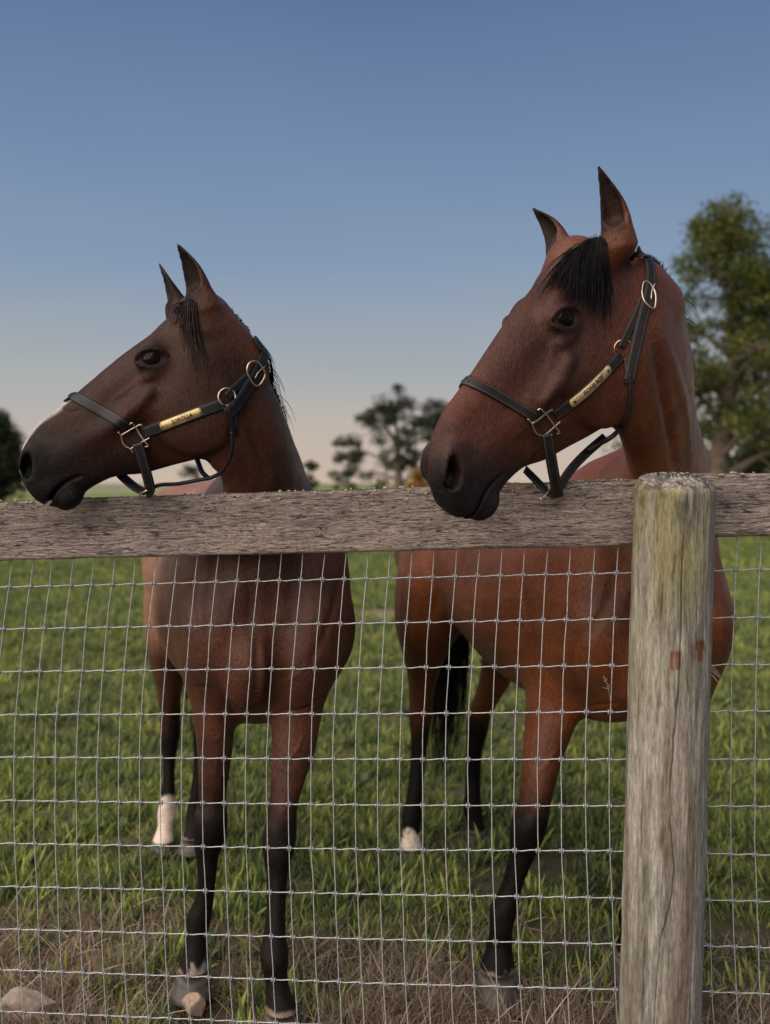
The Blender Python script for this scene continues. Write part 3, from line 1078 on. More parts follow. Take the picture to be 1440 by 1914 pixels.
class Field:
    """dense signed distance field; shapes are blended into it smoothly"""
    def __init__(self, lo, hi):
        self.i0 = np.floor(np.array(lo) / H).astype(int)
        self.shape = tuple(np.ceil((np.array(hi) - np.array(lo)) / H).astype(int))
        self.a = np.full(self.shape, BAND * H, dtype=np.float32)

    def region(self, lo, hi):
        a = np.maximum(np.floor(np.array(lo) / H).astype(int) - self.i0, 0)
        b = np.minimum(np.ceil(np.array(hi) / H).astype(int) - self.i0 + 1, self.shape)
        return a, b, (slice(a[0], b[0]), slice(a[1], b[1]), slice(a[2], b[2]))

    def blend(self, sl, d, k, sub=False):
        a = self.a[sl]
        if sub:
            d = -d
            h = np.clip(0.5 + 0.5 * (d - a) / k, 0, 1)
            self.a[sl] = a * (1 - h) + d * h + k * h * (1 - h)
        else:
            h = np.clip(0.5 + 0.5 * (a - d) / k, 0, 1)
            self.a[sl] = a * (1 - h) + d * h - k * h * (1 - h)

    def add_mesh(self, v, f, k):
        v = np.asarray(v, dtype=np.float32)
        g = openvdb.FloatGrid.createLevelSetFromPolygons(
            v, triangles=np.asarray(f, dtype=np.uint32),
            transform=openvdb.createLinearTransform(voxelSize=H), halfWidth=float(BAND))
        m = BAND * H
        a, b, sl = self.region(v.min(0) - m, v.max(0) + m)
        d = np.zeros(tuple(b - a), dtype=np.float32)
        g.copyToArray(d, ijk=tuple(int(x) for x in (a + self.i0)))
        self.blend(sl, d, k)

    def grid(self, sl):
        ax = [(np.arange(s.start, s.stop) + self.i0[n]).astype(np.float32) * H for n, s in enumerate(sl)]
        return ax

    def ellipsoid(self, c, A, r, k, sub=False):
        """c world centre, A rows = unit axes, r radii"""
        c = np.asarray(c, float); A = np.asarray(A, float); r = np.asarray(r, float)
        ext = np.sqrt(((A * r[:, None]) ** 2).sum(0)) + 2 * k + 0.03
        a, b, sl = self.region(c - ext, c + ext)
        if np.any(b <= a): return
        X, Y, Z = self.grid(sl)
        X = (X - c[0])[:, None, None]; Y = (Y - c[1])[None, :, None]; Z = (Z - c[2])[None, None, :]
        k0 = 0; k1 = 0
        for i in range(3):
            q = (X * A[i, 0] + Y * A[i, 1] + Z * A[i, 2]).astype(np.float32)
            k0 = k0 + (q / r[i]) ** 2
            k1 = k1 + (q / r[i] ** 2) ** 2
        k0 = np.sqrt(k0); k1 = np.sqrt(k1) + 1e-9
        self.blend(sl, (k0 * (k0 - 1) / k1).astype(np.float32), k, sub)

    def capsule(self, pts, r, k, sub=False):
        pts = np.asarray(pts, float)
        r = np.broadcast_to(np.asarray(r, float), (len(pts),))
        m = r.max() + k + 0.012
        for i in range(len(pts) - 1):
            p, q = pts[i], pts[i + 1]
            a, b, sl = self.region(np.minimum(p, q) - m, np.maximum(p, q) + m)
            if np.any(b <= a): continue
            X, Y, Z = self.grid(sl)
            X = (X - p[0])[:, None, None]; Y = (Y - p[1])[None, :, None]; Z = (Z - p[2])[None, None, :]
            e = q - p
            t = np.clip((X * e[0] + Y * e[1] + Z * e[2]) / (e @ e), 0, 1)
            d = np.sqrt((X - t * e[0]) ** 2 + (Y - t * e[1]) ** 2 + (Z - t * e[2]) ** 2) - (r[i] + (r[i + 1] - r[i]) * t)
            self.blend(sl, d.astype(np.float32), k, sub)

    def polygons(self):
        g = openvdb.FloatGrid(BAND * H)
        g.transform = openvdb.createLinearTransform(voxelSize=H)
        g.copyFromArray(self.a, ijk=tuple(int(x) for x in self.i0), tolerance=0.0)
        v, q = g.convertToQuads(isovalue=0.0)
        return np.array(v, dtype=np.float64), np.array(q).astype(np.int64)


def loft(secs, m=5, n=32):
    """secs rows: centre(3), half axis a(3), half axis b(3)"""
    s = catmull(np.array([np.concatenate(x) for x in secs]), m)
    ang = np.linspace(0, 2 * np.pi, n, endpoint=False)
    c, A, B = s[:, 0:3], s[:, 3:6], s[:, 6:9]
    rings = c[:, None] + np.cos(ang)[None, :, None] * A[:, None] + np.sin(ang)[None, :, None] * B[:, None]
    return rings_mesh(rings)


# head profile measured on the animal: u along the face from the poll to the lips, v dorsal, half widths at 10/30/50/70/92 % of the depth
HEAD = [(-0.050, -.016, -.090, (.030, .042, .046, .038, .018)),
        (-0.020, .020, -.125, (.030, .048, .058, .053, .026)),
        (0.020, .038, -.165, (.034, .058, .073, .067, .034)),
        (0.060, .041, -.208, (.037, .064, .080, .073, .034)),
        (0.100, .0445, -.254, (.040, .067, .080, .073, .034)),
        (0.150, .0490, -.284, (.041, .069, .080, .069, .033)),
        (0.195, .0520, -.284, (.039, .065, .077, .062, .031)),
        (0.245, .0530, -.264, (.035, .058, .073, .056, .028)),
        (0.300, .0525, -.228, (.031, .050, .065, .050, .026)),
        (0.350, .0525, -.198, (.027, .043, .055, .044, .024)),
        (0.400, .0545, -.162, (.025, .038, .046, .039, .023)),
        (0.450, .0555, -.146, (.024, .036, .044, .038, .023)),
        (0.500, .0450, -.140, (.023, .035, .041, .037, .025)),
        (0.535, .0270, -.133, (.021, .031, .038, .036, .025)),
        (0.560, .0040, -.116, (.017, .027, .033, .030, .020)),
        (0.574, -.025, -.085, (.012, .019, .023, .020, .012))]
FR = (.1, .3, .5, .7, .92)
EYE = (0.150, -0.013, 0.0530)


def head_loft():
    rings = []
    rows = catmull(np.array([[u, t, b, *w] for u, t, b, w in HEAD]), 4)
    for r in rows:
        u, t, b, w = r[0], r[1], r[2], r[3:]
        side = [(x, t + (b - t) * f) for f, x in zip(FR, w)]
        ctrl = [(0, t)] + side + [(0, b)] + [(-x, y) for x, y in side[::-1]]
        c = np.array(ctrl)
        n = len(c)
        pts = []
        for i in range(n):
            p0, p1, p2, p3 = c[i - 1], c[i], c[(i + 1) % n], c[(i + 2) % n]
            for s in np.arange(4) / 4:
                pts.append(0.5 * (2 * p1 + (p2 - p0) * s + (2 * p0 - 5 * p1 + 4 * p2 - p3) * s * s + (3 * p1 - p0 - 3 * p2 + p3) * s ** 3))
        pts = np.array(pts)
        rings.append(np.stack([np.full(len(pts), u), pts[:, 1], pts[:, 0]], 1))
    return rings_mesh(rings)


class Head:
    def __init__(self, O, R, s):
        self.O, self.R, self.s = np.array(O, float), np.array(R, float), s   # R columns: u, v, w in world

    def w(self, p):
        return np.asarray(p, float) @ self.R.T * self.s + self.O

    def l(self, p):
        return (np.asarray(p, float) - self.O) @ self.R / self.s

    def ell(self, fld, c, r, k, sub=False, rot=None, both=True):
        for sg in ((1, -1) if both and abs(c[2]) > 1e-6 else (1,)):
            A = np.eye(3) if rot is None else np.array(rot, float)
            A = A * np.array([1, 1, sg])
            A = A / np.linalg.norm(A, axis=1, keepdims=True)
            fld.ellipsoid(self.w((c[0], c[1], c[2] * sg)), A @ self.R.T, np.array(r) * self.s, k * self.s, sub)

    def cap(self, fld, pts, r, k, sub=False):
        for sg in (1, -1):
            fld.capsule(self.w([(p[0], p[1], p[2] * sg) for p in pts]), np.array(r) * self.s, k * self.s, sub)

    def build(self, fld):
        v, f = head_loft()
        fld.add_mesh(self.w(v), f, 0.05)
        E = self.ell
        E(fld, (.155, -.180, .055), (.100, .094, .031), .018)                 # cheek muscle
        E(fld, (.136, .010, .048), (.036, .020, .016), .024)                  # brow
        E(fld, (.160, -.038, .066), (.036, .014, .010), .02)                  # below the eye
        E(fld, (.088, .014, .070), (.024, .015, .014), .018, True)            # hollow above the eye
        self.cap(fld, [(.205, -.072, .070), (.255, -.078, .069), (.310, -.078, .060)], [.011, .010, .006], .018)   # facial crest
        E(fld, (.300, -.020, .060), (.070, .020, .010), .022, True)            # hollow beside the nose
        E(fld, (.345, -.120, .062), (.085, .026, .012), .022, True)           # hollow behind the lips
        E(fld, (.508, -.014, .026), (.042, .038, .013), .018)                 # nostril wing
        c, s_ = math.cos(math.radians(138)), math.sin(math.radians(138))
        rot = [(c, s_, 0.0), (-s_, c, 0.0), (0, 0, 1)]
        E(fld, (.526, -.013, .036), (.042, .026, .008), .016, False, rot)     # nostril rim
        E(fld, (.540, -.012, .047), (.034, .0145, .022), .006, True, rot)     # nostril opening
        E(fld, (.544, -.019, .033), (.023, .012, .022), .005, True, rot)
        E(fld, (.548, -.073, 0), (.030, .044, .036), .018)                    # upper lip
        E(fld, (.518, -.127, 0), (.037, .028, .033), .010)                    # chin and lower lip
        ml = [(.568, -.104, .0), (.556, -.106, .018), (.530, -.0985, .034), (.505, -.097, .040), (.480, -.102, .042), (.460, -.110, .042)]
        mp = catmull(ml, 5)
        for p, q in zip(mp[:-1], mp[1:]):                                     # the line of the mouth
            e = q[:2] - p[:2]; ln = np.linalg.norm(e) + 1e-6; e = e / ln
            w0 = max((p[2] + q[2]) / 2, .010)
            E(fld, ((p[0] + q[0]) / 2, (p[1] + q[1]) / 2, w0), (ln * 1.5 + .002, .0040, .017), .003, True, [(e[0], e[1], 0), (-e[1], e[0], 0), (0, 0, 1)])
        self.cap(fld, [(.43, -.135, .045), (.36, -.155, .050), (.30, -.178, .052)], [.006, .008, .006], .014, True)  # jaw line groove
        E(fld, (.30, -.242, 0), (.15, .016, .016), .02, True, [(.95, .31, 0), (-.31, .95, 0), (0, 0, 1)])  # between the jaw bones
        self.cap(fld, [(.030, -.185, .092), (.050, -.220, .086), (.085, -.258, .077), (.130, -.290, .062)], [.005, .010, .012, .008], .022, True)   # behind the jaw
        # eye: lids round an almond opening
        E(fld, EYE, (.0345, .0320, .0297), .012)
        rot = [(.80, .60, 0), (-.60, .80, 0), (0, 0, 1)]
        lid = lambda th, ra, rb, w: (EYE[0] + .80 * ra * math.cos(th) - .60 * rb * math.sin(th), EYE[1] + .60 * ra * math.cos(th) + .80 * rb * math.sin(th), w)
        up = [lid(math.radians(t), .038, .0240, w) for t, w in ((178, .064), (140, .071), (95, .075), (50, .072), (8, .065))]
        self.cap(fld, [tuple(x) for x in catmull(up, 4)], .0032, .006)       # upper lid
        lo = [lid(math.radians(t), .038, .0208, w) for t, w in ((182, .064), (225, .071), (270, .073), (315, .070), (352, .065))]
        self.cap(fld, [tuple(x) for x in catmull(lo, 4)], .0018, .005)       # lower lid
        E(fld, (.1495, -.0125, .0880), (.0410, .0190, .0200), .0035, True, rot)

    def ear(self, fld, base, mid, tip, opening, wid=.033, thick=.024):
        """base, mid, tip in world; opening = world direction the ear faces"""
        path = catmull([base, mid, tip], 8)
        prof = np.interp(np.linspace(0, 1, len(path)), [0, .15, .35, .55, .75, .92, 1], [1.05, 1.06, 1.0, .80, .48, .19, .05])
        t = np.gradient(path, axis=0)
        t /= np.linalg.norm(t, axis=1, keepdims=True)
        o = np.asarray(opening, float)
        B = o[None] - t * (t @ o)[:, None]
        B /= np.linalg.norm(B, axis=1, keepdims=True)
        A = np.cross(t, B)
        ang = np.linspace(0, 2 * np.pi, 24, endpoint=False)
        th = np.interp(np.linspace(0, 1, len(path)), [0, .3, .6, 1], [1.1, .9, .7, .8])
        rings = path[:, None] + prof[:, None, None] * (np.cos(ang)[None, :, None] * A[:, None] * wid + np.sin(ang)[None, :, None] * B[:, None] * (thick * th)[:, None, None])
        fld.add_mesh(*rings_mesh(rings), 0.02)
        # hollow of the ear
        i0, i1 = 4, len(path) - 2
        c = path + B * (thick * .80 * prof * th)[:, None]
        c = c[i0:i1]; pr = prof[i0:i1]
        k = np.interp(np.linspace(0, 1, len(c)), [0, .12, .8, 1], [.15, 1, 1, .3])
        rings = c[:, None] + (pr * k)[:, None, None] * (np.cos(ang)[None, :, None] * A[i0:i1][:, None] * wid * .78 + np.sin(ang)[None, :, None] * B[i0:i1][:, None] * thick * .85)
        v, f = rings_mesh(rings)
        g = openvdb.FloatGrid.createLevelSetFromPolygons(v.astype(np.float32), triangles=f.astype(np.uint32),
                                                         transform=openvdb.createLinearTransform(voxelSize=H), halfWidth=float(BAND))
        m = 6 * H
        a, b, sl = fld.region(v.min(0) - m, v.max(0) + m)
        d = np.zeros(tuple(b - a), dtype=np.float32)
        g.copyToArray(d, ijk=tuple(int(x) for x in (a + fld.i0)))
        fld.blend(sl, d, .006, True)
        return c


TRUNK = [  # station 0 buttock .. 1 breast: half width, top z, bottom z
    (0.000, .070, 1.24, 1.12), (0.03, .150, 1.31, 1.02), (0.09, .215, 1.365, .93), (0.18, .250, 1.40, .88), (0.30, .255, 1.405, .85),
    (0.42, .250, 1.385, .80), (0.55, .270, 1.375, .745), (0.68, .268, 1.40, .725), (0.77, .245, 1.455, .72), (0.85, .222, 1.47, .73),
    (0.92, .205, 1.41, .78), (0.97, .180, 1.28, .86), (1.0, .120, 1.17, .98)]


def trunk_loft(B, C, wscale=None):
    B, C = np.array(B, float), np.array(C, float)
    ax = C - B
    ln = np.linalg.norm(ax)
    dr = ax / ln
    lat = np.array([-dr[1], dr[0]])           # points to the animal's left
    rows = []
    for s, hw, zt, zb in TRUNK:
        if wscale: hw = hw * np.interp(s, wscale[0], wscale[1])
        rows.append((s, hw, zt, zb))
    rows = catmull(np.array(rows), 4)
    rings = []
    for s, hw, zt, zb in rows:
        c2 = B + ax * s
        top = np.interp(s, [0, .3, .6, .85, 1], [.75, .72, .62, .42, .6])
        ctrl = []
        for f, w in ((0, 0), (.06, top * .62), (.2, .5 * (top + 1)), (.45, 1), (.65, 1), (.85, .74), (.97, .34), (1, 0)):
            ctrl.append((w * hw, zt + (zb - zt) * f))
        full = ctrl + [(-x, z) for x, z in ctrl[-2:0:-1]]
        c = np.array(full); n = len(c); pts = []
        for i in range(n):
            p0, p1, p2, p3 = c[i - 1], c[i], c[(i + 1) % n], c[(i + 2) % n]
            for t in np.arange(3) / 3:
                pts.append(0.5 * (2 * p1 + (p2 - p0) * t + (2 * p0 - 5 * p1 + 4 * p2 - p3) * t * t + (3 * p1 - p0 - 3 * p2 + p3) * t ** 3))
        pts = np.array(pts)
        rings.append(np.stack([c2[0] + lat[0] * pts[:, 0], c2[1] + lat[1] * pts[:, 0], pts[:, 1]], 1))
    return rings_mesh(rings), dr, lat


def leg_loft(joints, fwd, latv):
    """joints: (point, lateral radius, fore-aft radius)"""
    p, rl, rf = joints[0]
    joints = [(np.array(p) + np.array([0, 0, .16]), rl * .35, rf * .3), (np.array(p) + np.array([0, 0, .10]), rl * .75, rf * .7)] + joints
    return loft([(np.array(p), np.array([*(latv * rl), 0]), np.array([*(fwd * rf), 0])) for p, rl, rf in joints], 5, 20)


def hoof_mesh(top, bottom, fwd, r0, r1):
    """tapering horn capsule, longer at the toe, rim at the top"""
    top, bottom, fwd = np.array(top), np.array(bottom), np.array([*fwd, 0.0])
    lat = np.cross([0, 0, 1.0], fwd)
    rings = []
    ang = np.linspace(0, 2 * np.pi, 28, endpoint=False)
    for t, g in ((-.12, .86), (-.04, .98), (.04, 1.0), (.10, .97), (.4, .985), (.7, 1.0), (.97, 1.0), (1.0, .96)):
        c = top + (bottom - top) * max(t, 0)
        c = c + np.array([0, 0, -min(t, 0) * .08])
        r = (r0 + (r1 - r0) * max(t, 0)) * g
        stretch = 1 + .10 * max(t, 0)
        ring = c + np.cos(ang)[:, None] * fwd * r * stretch + np.sin(ang)[:, None] * lat * r
        ring[:, 2] += (-.012 + .012 * np.cos(ang) * -1) * (1 - max(t, 0)) * 1.0     # coronet slopes down to the heel
        rings.append(ring)
    return rings_mesh(rings)


def rotz(a):
    c, s = math.cos(a), math.sin(a)
    return np.array([[c, -s, 0], [s, c, 0], [0, 0, 1]])


EU = np.array([-.7549, .6559])
EV = np.array([-.6559, -.7549])
BASE_R = np.array([[EU[0], 0, -EU[1]], [EV[0], 0, -EV[1]], [0, -1, 0]]).T


def J(px, py, d, rl, rf):
    return (P(px, py, d), rl, rf)


HORSES = [
    dict(
        head=Head(P(372, 596, 2.36), rotz(math.radians(6)) @ BASE_R, .975),
        B=(-.715, 3.92), C=(-.275, 2.50), wscale=([0, .4, .6, 1], [.92, .92, .95, 1]),
        neck=[(P(428, 610, 2.37), P(402, 820, 2.34), .058), (P(464, 650, 2.40), P(408, 868, 2.35), .064), (P(505, 740, 2.48), P(436, 925, 2.40), .072),
              (P(518, 795, 2.62), P(452, 1010, 2.46), .088), (P(508, 815, 2.80), P(474, 1090, 2.50), .120), (P(480, 845, 2.98), P(490, 1180, 2.56), .155)],
        legs=dict(
            rf=[J(395, 1150, 2.70, .075, .13), J(397, 1250, 2.70, .072, .115), J(400, 1330, 2.70, .058, .080), J(402, 1400, 2.70, .048, .058), J(397, 1490, 2.70, .038, .042),
                J(394, 1525, 2.69, .046, .044), J(393, 1560, 2.69, .045, .044), J(388, 1600, 2.70, .032, .036), J(386, 1650, 2.70, .025, .033), J(381, 1685, 2.70, .027, .034),
                J(373, 1712, 2.70, .034, .038), J(369, 1745, 2.69, .030, .032), J(365, 1775, 2.68, .031, .033), J(361, 1812, 2.67, .043, .045)],
            lf=[J(580, 1150, 2.62, .075, .13), J(570, 1250, 2.64, .078, .115), J(556, 1330, 2.63, .066, .082), J(549, 1400, 2.61, .058, .060), J(538, 1460, 2.59, .045, .048), J(530, 1510, 2.57, .036, .042),
                J(524, 1555, 2.56, .043, .044), J(521, 1590, 2.55, .041, .043), J(518, 1630, 2.54, .029, .034), J(516, 1690, 2.52, .025, .033), J(514, 1745, 2.50, .028, .034),
                J(513, 1785, 2.48, .036, .039), J(516, 1825, 2.47, .029, .031), J(521, 1855, 2.46, .031, .034), J(528, 1888, 2.45, .042, .045)],
            rh=[J(335, 1090, 3.55, .120, .20), J(325, 1170, 3.55, .105, .17), J(318, 1240, 3.58, .070, .105), J(317, 1295, 3.64, .045, .068), J(319, 1340, 3.70, .039, .056), J(319, 1370, 3.72, .038, .055),
                J(317, 1405, 3.72, .028, .040), J(316, 1440, 3.71, .023, .032), J(315, 1485, 3.70, .026, .034), J(313, 1518, 3.70, .036, .038), J(309, 1545, 3.68, .028, .030), J(305, 1572, 3.66, .039, .042)],
            lh=[J(430, 1090, 3.45, .120, .20), J(422, 1170, 3.45, .105, .17), J(408, 1240, 3.50, .070, .105), J(396, 1295, 3.58, .045, .068), J(386, 1345, 3.65, .039, .056), J(381, 1372, 3.68, .038, .055),
                J(376, 1410, 3.68, .028, .040), J(372, 1445, 3.68, .023, .032), J(368, 1485, 3.68, .027, .035), J(366, 1510, 3.68, .035, .038), J(362, 1540, 3.66, .028, .030), J(360, 1566, 3.64, .039, .042)]),
        hooves=dict(rf=(P(361, 1815, 2.67), P(357, 1862, 2.65), .047, .056), lf=(P(528, 1890, 2.45), P(530, 1950, 2.44), .046, .055),
                    rh=(P(305, 1574, 3.66), P(302, 1592, 3.64), .043, .050), lh=(P(360, 1568, 3.64), P(358, 1592, 3.62), .043, .050)),
        veins=[([(512, 1290), (532, 1273), (556, 1262), (580, 1235)], .005, .003), ([(568, 1375), (556, 1401), (540, 1420)], .0045, .0028), ([(388, 1370), (402, 1385), (418, 1365)], .0045, .0025),
               ([(410, 1395), (404, 1430), (398, 1470)], .005, .002), ([(300, 1268), (293, 1272), (288, 1262)], .004, .002), ([(365, 1060), (358, 1120), (366, 1180), (372, 1230)], .012, -.005), ([(455, 1045), (470, 1110), (466, 1180)], .016, -.006),
               ([(150, 768), (130, 770), (110, 765)], .005, -.003), ([(445, 1350), (425, 1312), (392, 1288), (362, 1285)], .009, -.006), ([(505, 1352), (530, 1332), (570, 1326), (602, 1300)], .009, -.006),
               ([(480, 1190), (482, 1250), (478, 1335)], .012, -.008), ([(640, 1060), (626, 1130), (604, 1195), (575, 1245)], .012, -.006), ([(400, 1060), (388, 1130), (392, 1200)], .016, -.006), ([(520, 1060), (530, 1130), (522, 1200)], .02, .005), ([(215, 745), (240, 728), (262, 705)], .006, .002), ([(455, 760), (480, 830), (500, 900)], .016, -.009), ([(262, 735), (275, 760), (262, 790)], .006, .0018)],
        near_ear=(P(383, 577, 2.315), P(361, 510, 2.30), P(330, 452, 2.29), (-.60, -.75, .15)),
        far_ear=(P(338, 588, 2.47), P(318, 540, 2.475), P(297, 490, 2.47), (-.80, -.30, .10)),
    ),
    dict(
        head=Head((.4175, 2.2153, 1.8760), [[-0.5277, -0.6242, 0.5761], [-0.3569, -0.4526, -0.8172], [-0.7708, 0.6369, -0.0161]], 1.1),
        B=(.225, 3.92), C=(.72, 2.52), wscale=([0, .6, .8, 1], [1, 1, 1.12, 1.1]),
        neck=[(P(1204, 485, 2.27), P(1155, 740, 2.20), .062), (P(1240, 530, 2.33), P(1168, 800, 2.24), .068), (P(1262, 610, 2.44), P(1192, 870, 2.34), .074),
              (P(1256, 705, 2.62), P(1218, 960, 2.44), .084), (P(1238, 775, 2.82), P(1245, 1060, 2.50), .125), (P(1195, 845, 2.98), P(1245, 1160, 2.56), .165)],
        legs=dict(
            rf=[J(1060, 1150, 2.80, .085, .14), J(1048, 1240, 2.78, .085, .125), J(1038, 1310, 2.76, .077, .095), J(1020, 1390, 2.73, .058, .068), J(1010, 1440, 2.71, .050, .056), J(1000, 1500, 2.69, .043, .046),
                J(990, 1535, 2.68, .051, .048), J(985, 1565, 2.68, .047, .046), J(977, 1595, 2.68, .035, .039), J(962, 1640, 2.68, .027, .034), J(951, 1672, 2.68, .029, .036),
                J(942, 1698, 2.68, .037, .040), J(937, 1735, 2.67, .031, .034), J(934, 1768, 2.67, .034, .036), J(929, 1812, 2.66, .049, .050)],
            lf=[J(1290, 1150, 2.66, .085, .14), J(1280, 1240, 2.68, .080, .12), J(1265, 1330, 2.70, .066, .085), J(1248, 1400, 2.70, .052, .060), J(1228, 1490, 2.71, .040, .045),
                J(1220, 1530, 2.72, .047, .046), J(1215, 1560, 2.72, .045, .044), J(1208, 1600, 2.72, .032, .036), J(1198, 1650, 2.72, .026, .034), J(1188, 1690, 2.72, .030, .037),
                J(1181, 1712, 2.72, .036, .039), J(1180, 1745, 2.73, .030, .033), J(1179, 1780, 2.74, .046, .048)],
            rh=[J(815, 1090, 3.50, .130, .21), J(800, 1170, 3.52, .108, .17), J(792, 1230, 3.56, .068, .105), J(789, 1275, 3.62, .048, .070), J(787, 1315, 3.68, .042, .058), J(786, 1345, 3.70, .040, .056),
                J(784, 1385, 3.70, .030, .042), J(780, 1440, 3.69, .027, .035), J(775, 1490, 3.68, .029, .036), J(770, 1530, 3.68, .038, .040), J(768, 1560, 3.67, .033, .034), J(769, 1584, 3.66, .043, .045)],
            lh=[J(985, 1090, 3.60, .130, .21), J(966, 1165, 3.62, .110, .17), J(940, 1235, 3.66, .068, .105), J(918, 1290, 3.74, .048, .070), J(899, 1330, 3.80, .042, .058), J(893, 1360, 3.84, .040, .056),
                J(887, 1400, 3.86, .031, .042), J(885, 1440, 3.88, .029, .035), J(884, 1485, 3.88, .031, .036), J(884, 1515, 3.88, .038, .040), J(888, 1535, 3.87, .034, .035), J(893, 1553, 3.86, .042, .045)]),
        hooves=dict(rf=(P(929, 1815, 2.66), P(931, 1880, 2.645), .052, .061), lf=(P(1179, 1782, 2.74), P(1179, 1838, 2.74), .050, .058),
                    rh=(P(769, 1586, 3.66), P(770, 1612, 3.64), .046, .053), lh=(P(893, 1555, 3.86), P(897, 1580, 3.84), .046, .053)),
        veins=[([(1098, 1322), (1120, 1318), (1160, 1315)], .007, -.006), ([(968, 1060), (985, 1150), (1012, 1235), (1045, 1300)], .016, -.007), ([(1160, 1060), (1135, 1130), (1100, 1190)], .016, -.006), ([(880, 1050), (870, 1110), (890, 1180)], .02, -.004), ([(800, 1050), (815, 1110), (800, 1165)], .02, -.006), ([(1045, 1390), (1030, 1420), (1012, 1440)], .005, .0026), ([(1085, 1180), (1070, 1230), (1080, 1280), (1105, 1310)], .014, -.006),
               ([(955, 905), (975, 880), (1000, 855), (1020, 835)], .006, -.003), ([(985, 738), (1005, 748), (1030, 742)], .006, .002), ([(960, 820), (985, 800), (1000, 830)], .006, .0018), ([(1222, 640), (1238, 720), (1252, 800), (1264, 880)], .016, -.012), ([(1232, 610), (1262, 690), (1284, 780), (1292, 880)], .022, .006), ([(1190, 800), (1196, 850), (1204, 890)], .010, -.008)],
        near_ear=(P(1158, 458, 2.16), P(1146, 385, 2.14), P(1117, 306, 2.125), (-.45, -.88, .05)),
        far_ear=(P(1052, 478, 2.29), P(1030, 428, 2.31), P(994, 387, 2.33), (-.75, -.45, -.25)),
    ),
]


def veins(v, q, h, hd):
    """veins and tendons that stand out a little under the skin"""
    t = BVHTree.FromPolygons([tuple(x) for x in v], [tuple(map(int, f)) for f in q])
    o = Vector((0, 0, HC))
    v = v.copy()
    for pxs, w, amp in h['veins']:
        pts = []
        for px, py in catmull(np.array(pxs, float), 10):
            loc, nr, _, _ = t.ray_cast(o, Vector(tuple(P(px, py, 1.0) - np.array([0, 0, HC]))).normalized())
            if loc is not None: pts.append((*loc, *nr))
        if len(pts) < 2: continue
        pts = np.array(pts)
        lo, hi = pts[:, :3].min(0) - .03, pts[:, :3].max(0) + .03
        idx = np.nonzero(((v > lo) & (v < hi)).all(1))[0]
        d = np.linalg.norm(v[idx][:, None] - pts[None, :, :3], axis=2)
        k = d.argmin(1); dm = d.min(1)
        fade = np.sin(np.clip((k + .5) / len(pts), 0, 1) * np.pi) ** .5
        v[idx] += pts[k, 3:] * (np.exp(-(dm / w) ** 2) * amp * fade)[:, None]
    return v


def build_body(h):
    (tv, tf), fwd, lat = trunk_loft(h['B'], h['C'], h['wscale'])
    allv = [tv]
    for js in h['legs'].values():
        allv.append(np.array([p for p, _, _ in js]))
    hd = h['head']
    allv.append(hd.w([(0, 0.05, .1), (.6, .08, -.1), (.55, -.2, .1), (.15, -.3, 0)]))
    allv.append(np.array([h['near_ear'][2], h['far_ear'][2]]))
    allv = np.vstack(allv)
    f = Field(allv.min(0) - .15, allv.max(0) + .15)
    f.add_mesh(tv, tf, 0.03)
    lat3, fwd3 = np.array([*lat, 0]), np.array([*fwd, 0])
    ax = np.array(h['C']) - np.array(h['B'])
    at = lambda s, l, z: np.array([*(np.array(h['B']) + ax * s + lat * l), z])
    A3 = np.array([lat3, fwd3, [0, 0, 1]])
    for sg in (1, -1):
        f.ellipsoid(at(.86, sg * .165, 1.10), A3, (.065, .17, .25), .05)      # shoulder
        f.ellipsoid(at(.955, sg * .135, 1.00), A3, (.085, .07, .12), .04)     # point of shoulder
        f.ellipsoid(at(.975, sg * .065, .93), A3, (.070, .07, .11), .03)      # breast muscles
        f.ellipsoid(at(.16, sg * .13, 1.18), A3, (.13, .26, .20), .06)        # haunch
    f.capsule([at(1.035, 0, 1.12), at(1.02, 0, .98), at(.99, 0, .83)], [.012, .014, .02], .03, True)   # furrow of the breast
    secs = []
    h['neck'] = [(hd.w((.00, .015, 0)), hd.w((.125, -.215, 0)), .058 * hd.s)] + h['neck']
    n = len(h['neck'])
    for i, (c, t, hw) in enumerate(h['neck']):
        c0, t0, _ = h['neck'][max(i - 1, 0)]
        c1, t1, _ = h['neck'][min(i + 1, n - 1)]
        tan = (c1 + t1 - c0 - t0); tan /= np.linalg.norm(tan)
        a = (c - t) / 2
        b = np.cross(tan, a); b /= np.linalg.norm(b)
        secs.append(((c + t) / 2, a, b * hw))
    f.add_mesh(*loft(secs, 6, 36), 0.05)
    for name, js in h['legs'].items():
        f.add_mesh(*leg_loft(js, fwd, lat), 0.045)
        can = [i for i, j in enumerate(js) if j[1] < .0335 and j[0][2] > js[-1][0][2] + .12 and j[0][2] < .50]
        for sg in (1, -1):                                  # hollow between cannon bone and tendons
            if len(can) > 1:
                f.capsule([js[i][0] + lat3 * sg * js[i][1] * 1.05 - fwd3 * js[i][2] * .15 for i in can], .006, .008, True)
    hd.build(f)
    c0 = (h['neck'][2][0] * .85 + h['neck'][2][1] * .15)
    f.capsule([hd.w((.06, -.01, 0)), hd.w((-.01, -.005, 0)), c0], [.045, .052, .055], .04)      # poll
    for e, sg in ((h['near_ear'], 1), (h['far_ear'], -1)):
        b = np.array(e[0])
        f.capsule([b + (np.array(e[1]) - b) * .12, b, hd.w((.0, -.03, sg * .035))], [.024, .030, .045], .025)   # root of the ear
    f1 = hd.ear(f, *h['near_ear'])
    f2 = hd.ear(f, *h['far_ear'])
    v, q = f.polygons()
    v = veins(v, q, h, hd)
    return v, q, fwd, lat


